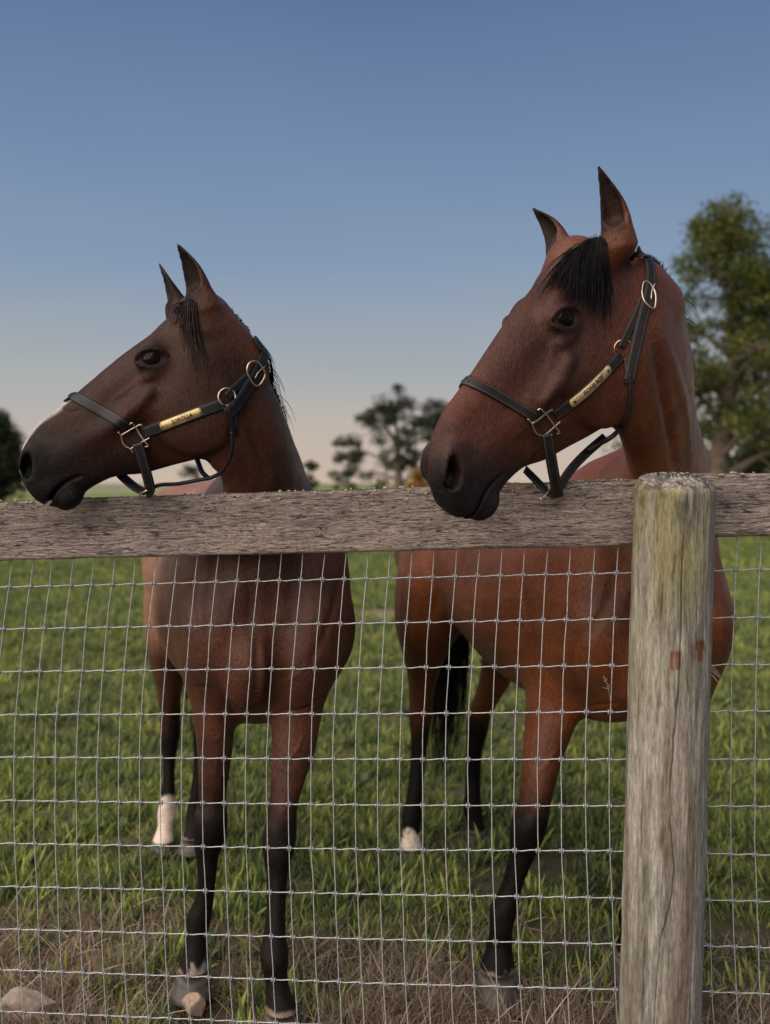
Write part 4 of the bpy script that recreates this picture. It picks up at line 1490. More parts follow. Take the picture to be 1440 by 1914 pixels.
def leg_param(v, js):
    """distance to the leg's axis"""
    p = np.array([j[0] for j in js])
    d = np.full(len(v), 9.0)
    for a, b in zip(p[:-1], p[1:]):
        e = b - a
        t = np.clip(((v - a) @ e) / (e @ e), 0, 1)
        d = np.minimum(d, np.linalg.norm(v - a - t[:, None] * e, axis=1))
    return d


EYE_R = .0275


def leather(name, col, worn):
    m = NT(name)
    tc = m.n('ShaderNodeTexCoord')
    sep = m.n('ShaderNodeSeparateXYZ')
    m.l(tc.outputs['UV'], sep.inputs[0])
    v = m.coord()
    n = m.noise(v, 60, 6, .65)
    fine = m.noise(v, 500, 3)
    c = m.ramp(n, [(.3, tuple(x * .6 for x in col)), (.6, col), (.8, worn)])
    # two rows of thread near the edges
    ab = m.math('ABSOLUTE', m.math('SUBTRACT', sep.outputs['Y'], .5))
    row = m.math('LESS_THAN', m.math('ABSOLUTE', m.math('SUBTRACT', ab, .33)), .045)
    dash = m.math('GREATER_THAN', m.math('SINE', m.math('MULTIPLY', sep.outputs['X'], 1500.0)), -.3)
    st = m.math('MULTIPLY', row, dash)
    c = m.mix(m.math('MULTIPLY', st, .55), c, tuple(min(1, x * 2.6 + .02) for x in worn))
    m.color(c)
    m.inp('Roughness', .5); m.inp('Specular IOR Level', .3)
    b = m.bump(st, .5, .0015)
    m.bump(m.mix(.5, n, fine), .35, .0015, b)
    return m.mat


M['leather_black'] = leather('leather_black', (.0085, .0082, .0100), (.020, .020, .024))
M['leather_brown'] = leather('leather_brown', (.017, .014, .013), (.050, .042, .038))
M['nickel'] = simple_mat('worn_nickel', (.60, .50, .35), .38, .95, var=.25, nscale=90)
M['brass'] = simple_mat('brass_plate', (.40, .315, .15), .48, .6, var=.35, nscale=55, bump=.1)
M['brass_worn'] = simple_mat('brass_plate_worn', (.56, .44, .23), .5, .5, var=.5, nscale=45, bump=.15)
M['engraving'] = simple_mat('engraving', (.012, .008, .005), .8, var=.2, spec=.1)


def strands(roots, dirs, length, rad, stiff=.35, curl=.0, seed=1, segs=6, grav=1.0):
    """thin tapered hair tubes; roots (n,3), dirs (n,3)"""
    r = np.random.default_rng(seed)
    n = len(roots)
    L = np.broadcast_to(length, (n,)) * r.uniform(.7, 1.1, n)
    p = np.array(roots, float)
    d = np.array(dirs, float)
    pts = [p.copy()]
    for k in range(segs):
        d = d + np.array([0, 0, -1.0]) * grav * (1 - stiff) * .55 + r.normal(0, curl, (n, 3))
        d /= np.linalg.norm(d, axis=1, keepdims=True)
        p = p + d * (L / segs)[:, None]
        pts.append(p.copy())
    return hair_from_paths(np.stack(pts, 1), rad)


def hair_from_paths(paths, rad):
    """paths (n, m, 3) -> three sided tapered tubes"""
    paths = np.asarray(paths)
    n, m, _ = paths.shape
    t = np.gradient(paths, axis=1)
    t /= np.linalg.norm(t, axis=2, keepdims=True) + 1e-9
    ref = np.array([.31, -.83, .46])
    a = np.cross(t, ref); a /= np.linalg.norm(a, axis=2, keepdims=True) + 1e-9
    b = np.cross(t, a)
    prof = np.interp(np.linspace(0, 1, m), [0, .6, 1], [1, .85, .12]) * rad
    v = []
    for k in range(3):
        g = 2 * np.pi * k / 3
        v.append(paths + (np.cos(g) * a + np.sin(g) * b) * prof[None, :, None])
    v = np.stack(v, 2).reshape(-1, 3)          # strand, ring, 3
    i, j, k = np.meshgrid(np.arange(n), np.arange(m - 1), np.arange(3), indexing='ij')
    base = (i * m + j) * 3
    f = np.stack([base + k, base + (k + 1) % 3, base + 3 + (k + 1) % 3, base + 3 + k], -1).reshape(-1, 4)
    return v, f


class Surface:
    def __init__(self, v, q, hd):
        self.t = BVHTree.FromPolygons([tuple(x) for x in v], [tuple(map(int, f)) for f in q])
        self.hd = hd

    def hit(self, px, py):
        o = Vector((0, 0, HC))
        d = Vector(tuple(P(px, py, 1.0) - np.array([0, 0, HC]))).normalized()
        loc, nrm, _, _ = self.t.ray_cast(o, d)
        if loc is None or loc.y > 2.75:
            best = None
            for tt in np.arange(1.85, 2.7, .01):
                l2, n2, _, ds = self.t.find_nearest(o + d * tt)
                if best is None or ds < best[0]: best = (ds, l2, n2)
            loc, nrm = best[1], best[2]
        return np.array(loc), np.array(nrm)

    def near(self, p):
        l, n, _, _ = self.t.find_nearest(Vector(p))
        return np.array(l), np.array(n)

    def path(self, pxs, m=8):
        pp = catmull(pxs, m)
        r = [self.hit(*p) for p in pp]
        return np.array([a for a, _ in r]), np.array([b for _, b in r])

    def mirror(self, pts):
        L = self.hd.l(pts)
        L[:, 2] *= -1
        r = [self.near(p) for p in self.hd.w(L)]
        return np.array([a for a, _ in r]), np.array([b for _, b in r])

    def plane(self, px, py, w):
        """point where the sight line meets the head's plane of side offset w"""
        hd = self.hd
        o = np.array([0, 0, HC]); d = P(px, py, 1.0) - o
        n = hd.R[:, 2]
        t = ((hd.O + n * w * hd.s - o) @ n) / (d @ n)
        return o + d * t


def smooth_rows(a, k=2):
    a = np.array(a, float)
    for _ in range(k):
        b = a.copy()
        b[1:-1] = (a[:-2] + 2 * a[1:-1] + a[2:]) / 4
        a = b
    return a


def ribbon(pts, nrm, width, thick, lift=0.0, m=1):
    """flat strap with rounded edges lying on a surface"""
    pts = smooth_rows(pts, 3)
    nrm = smooth_rows(nrm, 6)
    if m > 1:
        c = catmull(np.hstack([pts, nrm]), m)
        pts, nrm = c[:, :3], c[:, 3:]
    t = np.gradient(pts, axis=0); t /= np.linalg.norm(t, axis=1, keepdims=True) + 1e-9
    nrm = nrm - t * (nrm * t).sum(1, keepdims=True)
    nrm /= np.linalg.norm(nrm, axis=1, keepdims=True) + 1e-9
    s = np.cross(nrm, t)
    W, T = width / 2, thick / 2
    sec = [(-W, -T * .2), (-W * .97, T * .55), (-W * .88, T), (-W * .4, T * 1.06), (0, T * 1.08), (W * .4, T * 1.06), (W * .88, T), (W * .97, T * .55), (W, -T * .2), (W * .9, -T), (-W * .9, -T)]
    c = pts + nrm * (T + lift)
    rings = np.stack([c + s * x + nrm * y for x, y in sec], 1)
    v, f = rings_mesh(rings)
    al = np.concatenate([[0], np.cumsum(np.linalg.norm(np.diff(pts, axis=0), axis=1))])
    uv = np.array([(a, .5 + x / (2 * W)) for a in al for x, _ in sec] + [(0, .5), (al[-1], .5)])
    return v, f, uv, (c, t, nrm, s, al)


def text_on(name, string, frame, centre, size, lift, mat, parent, stretch=1.0, flip=1):
    cu = bpy.data.curves.new('lettering', 'FONT')
    cu.body = string
    cu.size = size
    cu.align_x, cu.align_y = 'CENTER', 'CENTER'
    cu.extrude = .0003
    cu.offset = .00018
    o = bpy.data.objects.new('lettering', cu)
    COL.objects.link(o)
    dg = bpy.context.evaluated_depsgraph_get()
    me = bpy.data.meshes.new_from_object(o.evaluated_get(dg))
    vs = np.array([v.co for v in me.vertices])
    fs = [tuple(p.vertices) for p in me.polygons]
    bpy.data.objects.remove(o)
    bpy.data.meshes.remove(me)
    c, t, n, s, al = frame
    a = al[-1] * centre + vs[:, 0] * stretch * flip
    out = np.zeros_like(vs)
    for k in range(3):
        ci = np.interp(a, al, c[:, k]); ni = np.interp(a, al, n[:, k]); si = np.interp(a, al, s[:, k])
        out[:, k] = ci + ni * (lift + vs[:, 2]) + si * vs[:, 1] * flip
    return mesh_obj(name, out, fs, mat, parent, smooth=False)


def make_horse(idx, h, label, coat_fn, group):
    v, q, fwd, lat = build_body(h)
    hd = h['head']
    root = empty('horse', (h['B'][0] * .5 + h['C'][0] * .5, h['B'][1] * .5 + h['C'][1] * .5, 0))
    tag(root, label, 'horse', group)
    col = coat_fn(v, h, fwd, lat)
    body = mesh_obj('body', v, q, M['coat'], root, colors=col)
    surf = Surface(v, q, hd)
    # eyes
    for sg in (1, -1):
        u_, w_ = np.meshgrid(np.linspace(0, np.pi, 17), np.linspace(0, 2 * np.pi, 28, endpoint=False), indexing='ij')
        sp = np.stack([np.sin(u_) * np.cos(w_), np.sin(u_) * np.sin(w_), np.cos(u_)], -1)
        rings = hd.w((EYE[0], EYE[1], EYE[2] * sg)) + sp * EYE_R * hd.s
        mesh_obj('eye', *rings_mesh(rings), M['eye'], root)
    for k in ('rf', 'lf', 'rh', 'lh'):
        t, b, r0, r1 = h['hooves'][k]
        mesh_obj('hoof', *hoof_mesh(t, b, fwd, r0, r1), M['hoof'], root)
    return root, body, surf, fwd, lat


def guided_hair(name, surf, guides, n, rad, lift, parent, seed, spread=.004, mat='hair'):
    """hair lying over the head along guide lines given on its surface"""
    r = np.random.default_rng(seed)
    G = []
    for g in guides:
        pts, nr = surf.path(g, 4)
        k = np.linspace(0, 1, 13)
        idx = np.linspace(0, 1, len(pts))
        p = np.stack([np.interp(k, idx, pts[:, c]) for c in range(3)], 1)
        nn = np.stack([np.interp(k, idx, nr[:, c]) for c in range(3)], 1)
        G.append((p, smooth_rows(nn, 4)))
    paths = []
    m = 13
    for _ in range(n):
        x = r.uniform(0, len(G) - 1.001)
        i = int(x); f = x - i
        p = G[i][0] * (1 - f) + G[i + 1][0] * f
        nn = G[i][1] * (1 - f) + G[i + 1][1] * f
        nn = nn / np.linalg.norm(nn, axis=1, keepdims=True)
        env = np.linspace(0, 1, m)
        l = lift * (np.sin(env * np.pi) * .9 + .25) * r.uniform(.3, 1.3)
        off = r.normal(0, spread, 3) * (.6 + env[:, None] * 1.5)
        wob = np.sin(env * r.uniform(3, 9) + r.uniform(0, 6))[:, None] * r.normal(0, .0022, 3)
        p = p + nn * l[:, None] + off + wob
        cut = r.uniform(.28, 1.0) if r.random() < .8 else 1.0
        e = np.linspace(0, cut, m)
        paths.append(np.stack([np.interp(e, env, p[:, c]) for c in range(3)], 1))
    return mesh_obj(name, *hair_from_paths(np.array(paths), rad), M[mat], parent)


def crest_hair(name, surf, h, t0, t1, n, length, rad, lean, parent, seed, up=.6, stiff=.35, curl=.05):
    """mane rooted along the crest of the neck"""
    r = np.random.default_rng(seed)
    cr = catmull(np.array([c for c, _, _ in h['neck'][1:]]), 10)
    th = catmull(np.array([t for _, t, _ in h['neck'][1:]]), 10)
    k = r.uniform(t0, t1, n) * (len(cr) - 1)
    i = np.clip(k.astype(int), 0, len(cr) - 2); f = (k - i)[:, None]
    c = cr[i] * (1 - f) + cr[i + 1] * f
    u = c - (th[i] * (1 - f) + th[i + 1] * f)
    u /= np.linalg.norm(u, axis=1, keepdims=True)
    roots, dirs = [], []
    for a, b in zip(c, u):
        loc, nr = surf.near(a + b * .03 + r.normal(0, .006, 3))
        roots.append(loc - nr * .003)
        dd = b * up + np.array(lean) + r.normal(0, .22, 3)
        dirs.append(dd / np.linalg.norm(dd))
    return mesh_obj(name, *strands(np.array(roots), np.array(dirs), length, rad, stiff, curl, seed), M['hair'], parent)


def tail(h, parent, dock, mid, end, width, n, seed):
    r = np.random.default_rng(seed)
    g = catmull(np.array([dock, mid, end]), 6)
    paths = []
    for _ in range(n):
        a, rr = r.uniform(0, 2 * np.pi), math.sqrt(r.random())
        e = np.linspace(0, 1, len(g))
        w = width * np.interp(e, [0, .15, .5, .85, 1], [.35, .6, 1.0, .9, .55])
        off = np.stack([np.cos(a) * rr * w, np.sin(a) * rr * w, 0 * w], 1)
        cut = r.uniform(.6, 1.05)
        p = g + off + (np.sin(e * r.uniform(3, 8) + r.uniform(0, 6)) * .006)[:, None] * r.normal(0, 1, 3)
        ee = np.linspace(0, min(cut, 1), len(g))
        paths.append(np.stack([np.interp(ee, e, p[:, c]) for c in range(3)], 1))
    hv, hf = hair_from_paths(np.array(paths), .0022)
    tris = np.vstack([hf[:, [0, 1, 2]], hf[:, [0, 2, 3]]])
    core = tube(g[:-3], width * np.interp(np.linspace(0, 1, len(g) - 3), [0, .2, .6, 1], [.45, .75, .9, .1]), 10)
    return mesh_obj('tail', *join([(hv, tris), core]), M['hair'], parent)


def head_mask(L, v):
    return (L[:, 0] > -.12) & (L[:, 0] < .75) & (np.abs(L[:, 2]) < .16) & (L[:, 1] > -.36) & (L[:, 1] < .16) & (v[:, 2] > 1.2)


def head_soft(L, hm):
    """head colour running gradually into the neck"""
    s = sstep(-.36, -.17, L[:, 1]) * sstep(-.12, .05, L[:, 0]) * (1 - sstep(.09, .15, np.abs(L[:, 2])))
    return (s * hm)[:, None]


def coat_common(v, h, fwd, lat, base, red, dark, black):
    L = h['head'].l(v)
    hm = head_mask(L, v)
    n1 = vnoise(v, 4.5, 1); n2 = vnoise(v, 14, 2); n3 = vnoise(v, 60, 3)
    col = np.tile(np.array(base), (len(v), 1))
    col = blendc(col, sstep(.45, .75, n1) * .7, red)
    col = blendc(col, sstep(.55, .8, n2) * .35, dark)
    jit = (n3 - .5) * .05 + (n2 - .5) * .06
    # black points on the legs
    front = v[:, 1] < 3.15
    for k in ('rf', 'lf', 'rh', 'lh'):
        js = h['legs'][k]
        d = leg_param(v, js)
        z_on = {'rf': .60, 'lf': .62, 'rh': .56, 'lh': .56}[k]
        m = (1 - sstep(z_on - .14, z_on + .08, v[:, 2] + jit)) * (d < .13)
        col = blendc(col, m, black)
        zc = js[-1][0][2]
        m = (1 - sstep(zc + .004, zc + .013, v[:, 2] + (n3 - .5) * .02)) * (d < .09)
        col = blendc(col, m * .75, (.17, .13, .095))
    # head
    u, vv, w = L[:, 0], L[:, 1], np.abs(L[:, 2])
    mz = sstep(.36, .53, u - vv * .45 + jit * .9 - .03) * hm
    col = blendc(col, mz * .95, (.020, .0185, .0195))
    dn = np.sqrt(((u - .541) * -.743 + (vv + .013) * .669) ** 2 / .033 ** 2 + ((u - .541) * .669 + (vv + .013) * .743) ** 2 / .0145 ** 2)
    col = blendc(col, (1 - sstep(.75, 1.15, dn)) * hm * (w > .02) * .9, (.004, .0035, .0035))  # nostril opening blackened, the shade inside it put into the colour
    de = np.sqrt(((u - EYE[0]) / 1.0) ** 2 + ((vv - EYE[1]) / .8) ** 2)
    col = blendc(col, (1 - sstep(.030, .056, de + jit * .25)) * hm * (w > .03) * .8, (.016, .012, .012))
    for e in ('near_ear', 'far_ear'):
        b, m_, tp = [np.array(x) for x in h[e][:3]]
        dt = np.linalg.norm(v - tp, axis=1)
        col = blendc(col, (1 - sstep(.04, .15, dt + jit)) * .9, black)
        # inside of the ear darker
        ax = tp - b; ln = np.linalg.norm(ax); ax /= ln
        t = (v - b) @ ax / ln
        o = np.array(h[e][3], float); o -= ax * (o @ ax); o /= np.linalg.norm(o)
        rel = v - (b + (v - b) @ ax[:, None] * ax)
        side = rel @ np.cross(ax, o)
        inside = (np.abs(side) < .028) & (rel @ o > -.02) & (t > .02) & (t < 1)
        near = np.linalg.norm(v - (b + tp) / 2, axis=1) < .16
        col = blendc(col, inside * near * .85 * sstep(.02, .25, t + jit * 2), (.014, .010, .010))
    return col, L, hm, jit


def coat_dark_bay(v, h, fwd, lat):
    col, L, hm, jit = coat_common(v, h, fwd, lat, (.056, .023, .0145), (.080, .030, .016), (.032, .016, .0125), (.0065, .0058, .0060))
    u, vv, w = L[:, 0], L[:, 1], L[:, 2]
    # neck and breast nearly black brown, flank painted lighter for the sky sheen on it
    B, C = np.array([*h['B'], 0]), np.array([*h['C'], 0])
    s = ((v - B) @ (C - B)) / ((C - B) @ (C - B))
    dk = sstep(.80, 1.0, s + jit) * sstep(.95, 1.15, v[:, 2]) * (~hm)
    col = blendc(col, dk * .40, (.032, .018, .014))
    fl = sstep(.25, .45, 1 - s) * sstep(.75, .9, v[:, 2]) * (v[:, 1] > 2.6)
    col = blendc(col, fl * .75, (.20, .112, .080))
    hs = head_soft(L, hm)
    col = col * (np.array([.48, .48, .49]) * hs + np.array([1.36, 1.20, 1.05]) * (1 - hs))
    # white stripe down the nose
    vt = np.interp(u, [x[0] for x in HEAD], [x[1] for x in HEAD])
    m = hm * (1 - sstep(.008, .014, np.abs(w - .004) + jit * .12)) * sstep(.335, .36, u) * (1 - sstep(.555, .575, u)) * (vv > vt - .016)
    col = blendc(col, m, (.43, .40, .385))
    # white sock on the right hind leg
    d = leg_param(v, h['legs']['rh'])
    m = (1 - sstep(.215, .235, v[:, 2] + jit * .5)) * (d < .085)
    col = blendc(col, m, (.62, .52, .44))
    d = leg_param(v, h['legs']['rf'])
    zc = h['legs']['rf'][-1][0][2]
    m = (1 - sstep(.018, .034, v[:, 2] - zc + jit * .5)) * (d < .085) * ((v - h['legs']['rf'][-1][0])[:, 0] > .0)
    col = blendc(col, m * .8, (.30, .25, .21))
    return col


def coat_red_bay(v, h, fwd, lat):
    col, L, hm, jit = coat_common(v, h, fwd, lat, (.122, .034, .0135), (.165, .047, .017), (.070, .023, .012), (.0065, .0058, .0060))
    u, vv, w = L[:, 0], L[:, 1], np.abs(L[:, 2])
    m = hm * sstep(.02, .10, u) * (1 - sstep(.30, .40, u)) * (1 - sstep(-.19, -.06, vv) * 0) * sstep(-.16, -.05, vv) * .45
    col = blendc(col, m, (.050, .026, .022))
    hs = head_soft(L, hm)
    col = col * (np.array([.66, .69, .74]) * hs + np.array([.96, .98, .78]) * (1 - hs))
    d = leg_param(v, h['legs']['rh'])
    zc = h['legs']['rh'][-1][0][2]
    m = (1 - sstep(.045, .075, v[:, 2] - zc + jit * 1.2)) * (d < .085) * (((v - h['legs']['rh'][-1][0]) @ np.array([*fwd, 0])) > -.01)
    col = blendc(col, m, (.55, .46, .39))
    return col


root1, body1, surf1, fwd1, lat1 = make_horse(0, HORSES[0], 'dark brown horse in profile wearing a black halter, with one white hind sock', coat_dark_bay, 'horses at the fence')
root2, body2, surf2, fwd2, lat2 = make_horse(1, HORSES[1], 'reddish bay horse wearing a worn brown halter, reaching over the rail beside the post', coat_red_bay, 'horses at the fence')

# hair
Zt = lambda x, y: (x / 2.3226, y / 2.3226 + 430)
guided_hair('forelock', surf1, [[(345, 565), (322, 582), (305, 594)], [(350, 562), (345, 605), (352, 645), (354, 690)], [(358, 562), (360, 615), (368, 655), (372, 700)], [(366, 566), (368, 615), (378, 665), (388, 722)]], 95, .0009, .010, root1, 3, .0045)
crest_hair('mane', surf1, HORSES[0], .0, .16, 110, .013, .0010, (.35, .25, -.2), root1, 5, .6, .6)
mane1b = crest_hair('mane', surf1, HORSES[0], .20, .42, 150, .115, .0009, (.26, .45, -.30), root1, 6, .25, .20, .03)
M['hair_brown'] = simple_mat('horse_hair_brown', (.030, .014, .009), .5, var=.4, nscale=60, spec=.25)
guided_hair('forelock', surf1, [[(352, 562), (352, 620), (353, 670), (354, 730)], [(366, 566), (372, 630), (384, 690), (390, 735)]], 26, .0007, .012, root1, 13, .005, 'hair_brown')
guided_hair('forelock', surf2, [[(1084, 462), (1056, 486), (1028, 516), (1000, 560)], [(1090, 460), (1062, 494), (1042, 525), (1025, 550)], [(1098, 452), (1072, 500), (1064, 540), (1062, 562)], [(1112, 447), (1092, 505), (1086, 550), (1090, 588)],
                               [(1124, 447), (1112, 510), (1108, 560), (1112, 612)], [(1132, 452), (1134, 510), (1137, 560), (1134, 610)]], 800, .0008, .009, root2, 4, .0045)
crest_hair('mane', surf2, HORSES[1], .0, .26, 200, .026, .0013, (.0, .1, .3), root2, 8, 1.0, .85)
crest_hair('mane', surf2, HORSES[1], .30, .75, 320, .12, .0012, (.35, .6, -.2), root2, 9, .5, .3, .05)
tail(HORSES[0], root1, np.array([-.72, 3.89, 1.27]), np.array([-.75, 4.02, .90]), np.array([-.765, 3.92, .36]), .055, 260, 11)
tail(HORSES[1], root2, np.array([.235, 3.89, 1.27]), P(842, 1200, 4.02), P(826, 1455, 4.0), .082, 460, 12)


# ------------------------------------------------------------------ halters
def strap(name, parent, mat, pts, nrm, width, thick=.0035, lift=.0005, m=1):
    v, f, uv, fr = ribbon(pts, nrm, width, thick, lift, m)
    return mesh_obj(name, v, f, mat, parent, uv=uv), fr


def both_sides(surf, pxs, m=8):
    p, n = surf.path(pxs, m)
    q, r = surf.mirror(p)
    return p, n, q, r


def over(surf, pxs, m=8):
    """near side path continued over the top and mirrored down the far side"""
    p, n, q, r = both_sides(surf, pxs, m)
    gap = np.linalg.norm(p[-1] - q[-1])
    k = max(int(gap / .012), 1)
    mid, mn = [], []
    for t in np.linspace(0, 1, k + 1)[1:-1]:
        a = p[-1] * (1 - t) + q[-1] * t
        nn = n[-1] * (1 - t) + r[-1] * t; nn /= np.linalg.norm(nn) + 1e-9
        loc, no = surf.near(a + nn * .03)
        mid.append(loc); mn.append(no)
    P_ = np.vstack([p] + ([mid] if mid else []) + [q[::-1]])
    N_ = np.vstack([n] + ([mn] if mn else []) + [r[::-1]])
    return P_, N_


def metal(name, parent, surf, lines, rad, lift, closed=False):
    parts = []
    for ln in lines:
        pts, nr = surf.path(ln, 5)
        parts.append(tube(pts + smooth_rows(nr, 6) * lift, rad, 8))
    return mesh_obj(name, *join(parts), M['nickel'], parent)


def loop_metal(name, parent, surf, pxs, rad, lift, flat=None):
    pts = np.array(pxs, float)
    c = catmull(np.vstack([pts[-1:], pts, pts[:2]]), 5)[5:-5]
    c = c[:-1]
    ctr = c.mean(0)
    loc, nr = surf.hit(*ctr)
    o = np.array([0, 0, HC])
    base = loc + nr * lift
    out = []
    for p in c:
        d = P(p[0], p[1], 1.0) - o
        out.append(o + d * (((base - o) @ nr) / (d @ nr)))
    return mesh_obj(name, *tube(np.array(out), rad, 8, True), M['nickel'], parent)


def free_strap(name, parent, mat, pts, width, thick, hd, side=None, m=6):
    """hanging strap off the surface; its face turned to the given direction"""
    c = catmull(np.array(pts), m)
    nr = np.tile(np.array(side), (len(c), 1))
    return strap(name, parent, mat, c, nr, width, thick)[0]


def mirror_free(surf, pts):
    L = surf.hd.l(np.array(pts)); L[:, 2] *= -1
    return surf.hd.w(L)


def rivets(parent, fr, at, r, mat):
    c, t, n, s, al = fr
    for a in at:
        k = np.interp(a * al[-1], al, np.arange(len(al)))
        i = int(round(k))
        ang = np.linspace(0, 2 * np.pi, 10, endpoint=False)
        rings = [c[i] + n[i] * hgt + (np.cos(ang)[:, None] * t[i] + np.sin(ang)[:, None] * s[i]) * rr for hgt, rr in ((.0005, r), (.0022, r), (.003, r * .6))]
        mesh_obj('rivet', *rings_mesh(rings), mat, parent)


def sub(pts, nrm, a, b, m=20):
    al = np.concatenate([[0], np.cumsum(np.linalg.norm(np.diff(pts, axis=0), axis=1))])
    k = np.linspace(a, b, m) * al[-1]
    f = lambda x: np.stack([np.interp(k, al, x[:, c]) for c in range(3)], 1)
    return f(pts), f(nrm)


def plate(parent, pts, nrm, a, b, width, lift, mat):
    """rounded metal name plate bent to the strap"""
    p, n = sub(smooth_rows(pts, 3), smooth_rows(nrm, 6), a, b, 24)
    t = np.gradient(p, axis=0); t /= np.linalg.norm(t, axis=1, keepdims=True)
    n = n - t * (n * t).sum(1, keepdims=True); n /= np.linalg.norm(n, axis=1, keepdims=True)
    s = np.cross(n, t)
    al = np.concatenate([[0], np.cumsum(np.linalg.norm(np.diff(p, axis=0), axis=1))])
    cr = .0045
    e = np.minimum(al, al[-1] - al)
    W = width / 2 - np.where(e < cr, cr - np.sqrt(np.maximum(cr ** 2 - (cr - e) ** 2, 0)), 0)
    c = p + n * lift
    rings = np.stack([c - s * W[:, None], c - s * (W * .96)[:, None] + n * .0009, c + s * (W * .96)[:, None] + n * .0009, c + s * W[:, None]], 1)
    o = mesh_obj('name_plate', *rings_mesh(rings), mat, parent, smooth=False)
    return o, (c + n * .0009, t, n, s, al)


# black halter on the dark horse
S = surf1
hal = empty('halter', tuple(S.hit(*Zt(700, 850))[0])); tag(hal, 'black leather halter with a shiny brass plate reading SOROLLA', 'halter', 'halters on the horses')
LB = M['leather_black']
p, n = over(S, [Zt(556, 852), Zt(480, 808), Zt(390, 758), Zt(310, 716), Zt(272, 704)])
strap('noseband', hal, LB, p, n, .0245, .0048)
p, n, q, r = both_sides(S, [Zt(625, 880), Zt(710, 850), Zt(800, 816), Zt(880, 786), Zt(975, 752)])
cheek, _ = strap('cheek_strap', hal, LB, p, n, .0265, .0035, .001)
strap('cheek_strap', hal, LB, q, r, .0265)
pl, fr = plate(hal, p, n, .235, .735, .0205, .0048, M['brass'])
rivets(pl, fr, (.06, .94), .0022, M['brass'])
text_on('lettering', 'SOROLLA', fr, .53, .0125, .0004, M['engraving'], pl, .92, 1)
p, n = over(S, [Zt(985, 800), Zt(1040, 735), Zt(1078, 675), Zt(1112, 620), Zt(1138, 560), Zt(1146, 510), Zt(1136, 470)])
strap('crown_strap', hal, LB, p, n, .0285, .004, .0045)
p, n, q, r = both_sides(S, [Zt(985, 725), Zt(1020, 685), Zt(1060, 648), Zt(1100, 605)])
strap('billet_strap', hal, LB, p, n, .020, .0035, .002)
strap('billet_strap', hal, LB, q, r, .020, .0035, .0)
p, n, q, r = both_sides(S, [Zt(995, 760), Zt(1003, 810), Zt(1008, 850), Zt(1005, 885)])
strap('keeper', hal, LB, p, n, .022, .004, .004)
strap('keeper', hal, LB, q, r, .022, .004, .004)
c24 = lambda x, y: (200 + x / 4.5, 660 + y / 4.5)
loop_metal('cheek_ring', hal, S, [c24(1010 + 72 * math.cos(a), 368 + 72 * math.sin(a)) for a in np.linspace(0, 2 * math.pi, 12, endpoint=False)], .0021, .0018)
loop_metal('buckle', hal, S, [c24(*x) for x in ((1185, 110), (1205, 80), (1245, 68), (1285, 92), (1325, 160), (1325, 205), (1290, 262), (1255, 276), (1225, 250), (1190, 190), (1180, 145))], .0024, .0085)
metal('buckle_tongue', hal, S, [[c24(1305, 112), c24(1250, 165), c24(1225, 215)]], .0014, .0095)
metal('square_ring', hal, S, [[c24(188, 585), c24(210, 572), c24(240, 610), c24(290, 690), c24(330, 745), c24(352, 772), c24(325, 785)],
                              [c24(303, 615), c24(290, 590), c24(240, 615), c24(170, 655), c24(124, 685)],
                              [c24(95, 650), c24(122, 690), c24(135, 745), c24(165, 782), c24(203, 803), c24(228, 835)],
                              [c24(203, 803), c24(260, 770), c24(320, 735), c24(366, 708)]], .0019, .0065)
pw = S.plane
near = [pw(*Zt(598, 925), .062), pw(*Zt(618, 985), .055), pw(*Zt(640, 1060), .040), pw(*Zt(655, 1125), .018), pw(*Zt(640, 1142), .0)]
free_strap('chin_strap', hal, LB, near, .026, .0045, S.hd, -np.array([.15, 1, 0]))
far = [pw(*Zt(640, 1142), .0), pw(*Zt(600, 1128), -.02), pw(*Zt(560, 1098), -.035), pw(*Zt(520, 1060), -.045), pw(*Zt(500, 1020), -.05)]
free_strap('chin_strap', hal, LB, far, .024, .0045, S.hd, np.array([.3, -.8, .6]))
rope = [pw(*Zt(1006, 875), .088), pw(*Zt(1010, 930), .080), pw(*Zt(1000, 985), .066), pw(*Zt(972, 1040), .04), pw(*Zt(925, 1072), .018), pw(*Zt(860, 1086), .008), pw(*Zt(770, 1102), .004), pw(*Zt(700, 1106), .010), pw(*Zt(655, 1122), .012)]
mesh_obj('throat_strap', *tube(catmull(np.array(rope), 8), .0048, 10), LB, hal)
rope2 = [pw(*Zt(850, 975), -.07), pw(*Zt(862, 1010), -.06), pw(*Zt(878, 1050), -.03), pw(*Zt(905, 1078), .0)]
mesh_obj('throat_strap', *tube(catmull(np.array(rope2), 8), .0062, 10), LB, hal)
mesh_obj('chin_buckle', *tube(np.array([pw(*Zt(602, 1147), .004), pw(*Zt(622, 1138), .02), pw(*Zt(640, 1130), .03)]), .002, 8), M['nickel'], hal)

# brown halter on the bay horse
S = surf2
hal2 = empty('halter', tuple(S.hit(1100, 726)[0])); tag(hal2, 'worn dark brown leather halter with a tarnished brass name plate', 'halter', 'halters on the horses')
LBr = M['leather_brown']
p, n = over(S, [(1000, 781), (960, 757), (915, 731), (885, 717), (868, 711)])
strap('noseband', hal2, LBr, p, n, .0245, .0048)
p, n, q, r = both_sides(S, [(1036, 777), (1070, 752), (1100, 727), (1130, 697), (1160, 664)])
strap('cheek_strap', hal2, LBr, p, n, .0265)
strap('cheek_strap', hal2, LBr, q, r, .0265)
pl2, fr = plate(hal2, p, n, .21, .80, .0200, .0048, M['brass_worn'])
rivets(pl2, fr, (.07, .93), .0024, M['engraving'])
text_on('lettering', 'ISONS BOY', fr, .53, .0130, .0004, M['engraving'], pl2, .95, 1)
p, n = over(S, [(1175, 712), (1181, 680), (1190, 635), (1201, 588), (1211, 547), (1214, 512), (1209, 484), (1202, 468)])
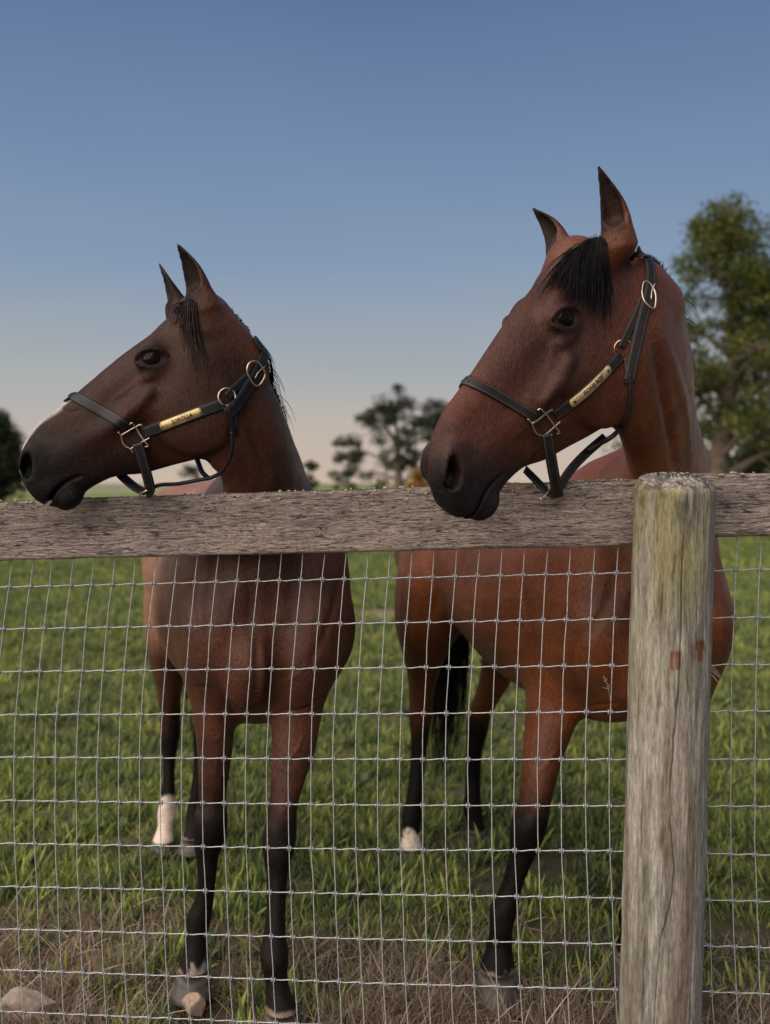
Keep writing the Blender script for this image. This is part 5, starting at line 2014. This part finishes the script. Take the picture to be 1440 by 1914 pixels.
strap('crown_strap', hal2, LBr, p, n, .0255, .004, .0045)
p, n, q, r = both_sides(S, [(1160, 650), (1176, 615), (1190, 585), (1203, 552)])
strap('billet_strap', hal2, LBr, p, n, .017, .0035, .002)
strap('billet_strap', hal2, LBr, q, r, .017, .0035, .0)
p, n, q, r = both_sides(S, [(1174, 670), (1175, 695), (1175, 716)])
strap('keeper', hal2, LBr, p, n, .021, .004, .004)
strap('keeper', hal2, LBr, q, r, .021, .004, .004)
c27 = lambda x, y: (960 + x / 3.892, 280 + y / 3.892)
loop_metal('cheek_ring', hal2, S, [(1166 + 18 * math.cos(a), 654 + 19 * math.sin(a)) for a in np.linspace(0, 2 * math.pi, 12, endpoint=False)], .0020, .0018)
loop_metal('buckle', hal2, S, [c27(*x) for x in ((937, 1010), (950, 962), (985, 965), (1025, 1020), (1036, 1080), (1028, 1145), (1005, 1150), (960, 1110), (938, 1060))], .0022, .0085)
metal('buckle_tongue', hal2, S, [[c27(1010, 985), c27(990, 1040), c27(985, 1100)]], .0014, .0095)
z73 = lambda x, y: (780 + x / 4.5, 680 + y / 4.5)
metal('square_ring', hal2, S, [[z73(1003, 388), z73(1030, 370), z73(1062, 410), z73(1100, 465), z73(1140, 520), z73(1180, 568), z73(1160, 580)],
                               [z73(1116, 392), z73(1112, 378), z73(1062, 408), z73(1000, 460), z73(950, 492)],
                               [z73(915, 462), z73(945, 495), z73(962, 550), z73(995, 590), z73(1040, 606), z73(1055, 650)],
                               [z73(1040, 606), z73(1090, 568), z73(1145, 520), z73(1188, 482)]], .0019, .0065)
pw = S.plane
near = [pw(*z73(1095, 590), .062), pw(*z73(1110, 700), .056), pw(*z73(1130, 820), .046), pw(*z73(1155, 960), .030), pw(*z73(1185, 1110), .006)]
free_strap('chin_strap', hal2, LBr, near, .0245, .0045, S.hd, -np.array([.1, 1, 0]))
far = [pw(*z73(1165, 1120), .0), pw(*z73(1090, 1080), -.012), pw(*z73(1020, 1010), -.03), pw(*z73(950, 940), -.045), pw(*z73(900, 890), -.05)]
free_strap('chin_strap', hal2, M['leather_black'], far, .022, .0045, S.hd, np.array([.3, -.8, .6]))
rope = list(surf2.path([(1176, 700), (1177, 740), (1172, 775), (1160, 800)], 3)[0] - np.array([0, .006, 0])) + [pw(1143, 817, .05), pw(1120, 830, .025), pw(1098, 842, .01)]
mesh_obj('throat_strap', *tube(catmull(np.array(rope), 8), .0056, 10), LBr, hal2)
free_strap('throat_band', hal2, M['leather_black'], [pw(1130, 818, .0), pw(1095, 848, .0), pw(1065, 880, .0), pw(1042, 915, .0)], .021, .005, S.hd, np.array([.45, -.75, .5]))
mesh_obj('chin_buckle', *join([tube(np.array([pw(*z73(*x), .012) for x in ((1105, 1045), (1120, 1050), (1060, 1130))]), .0018, 8),
                               tube(np.array([pw(*z73(*x), .012) for x in ((1035, 1125), (1060, 1165), (1130, 1165), (1165, 1130))]), .0018, 8)]), M['nickel'], hal2)
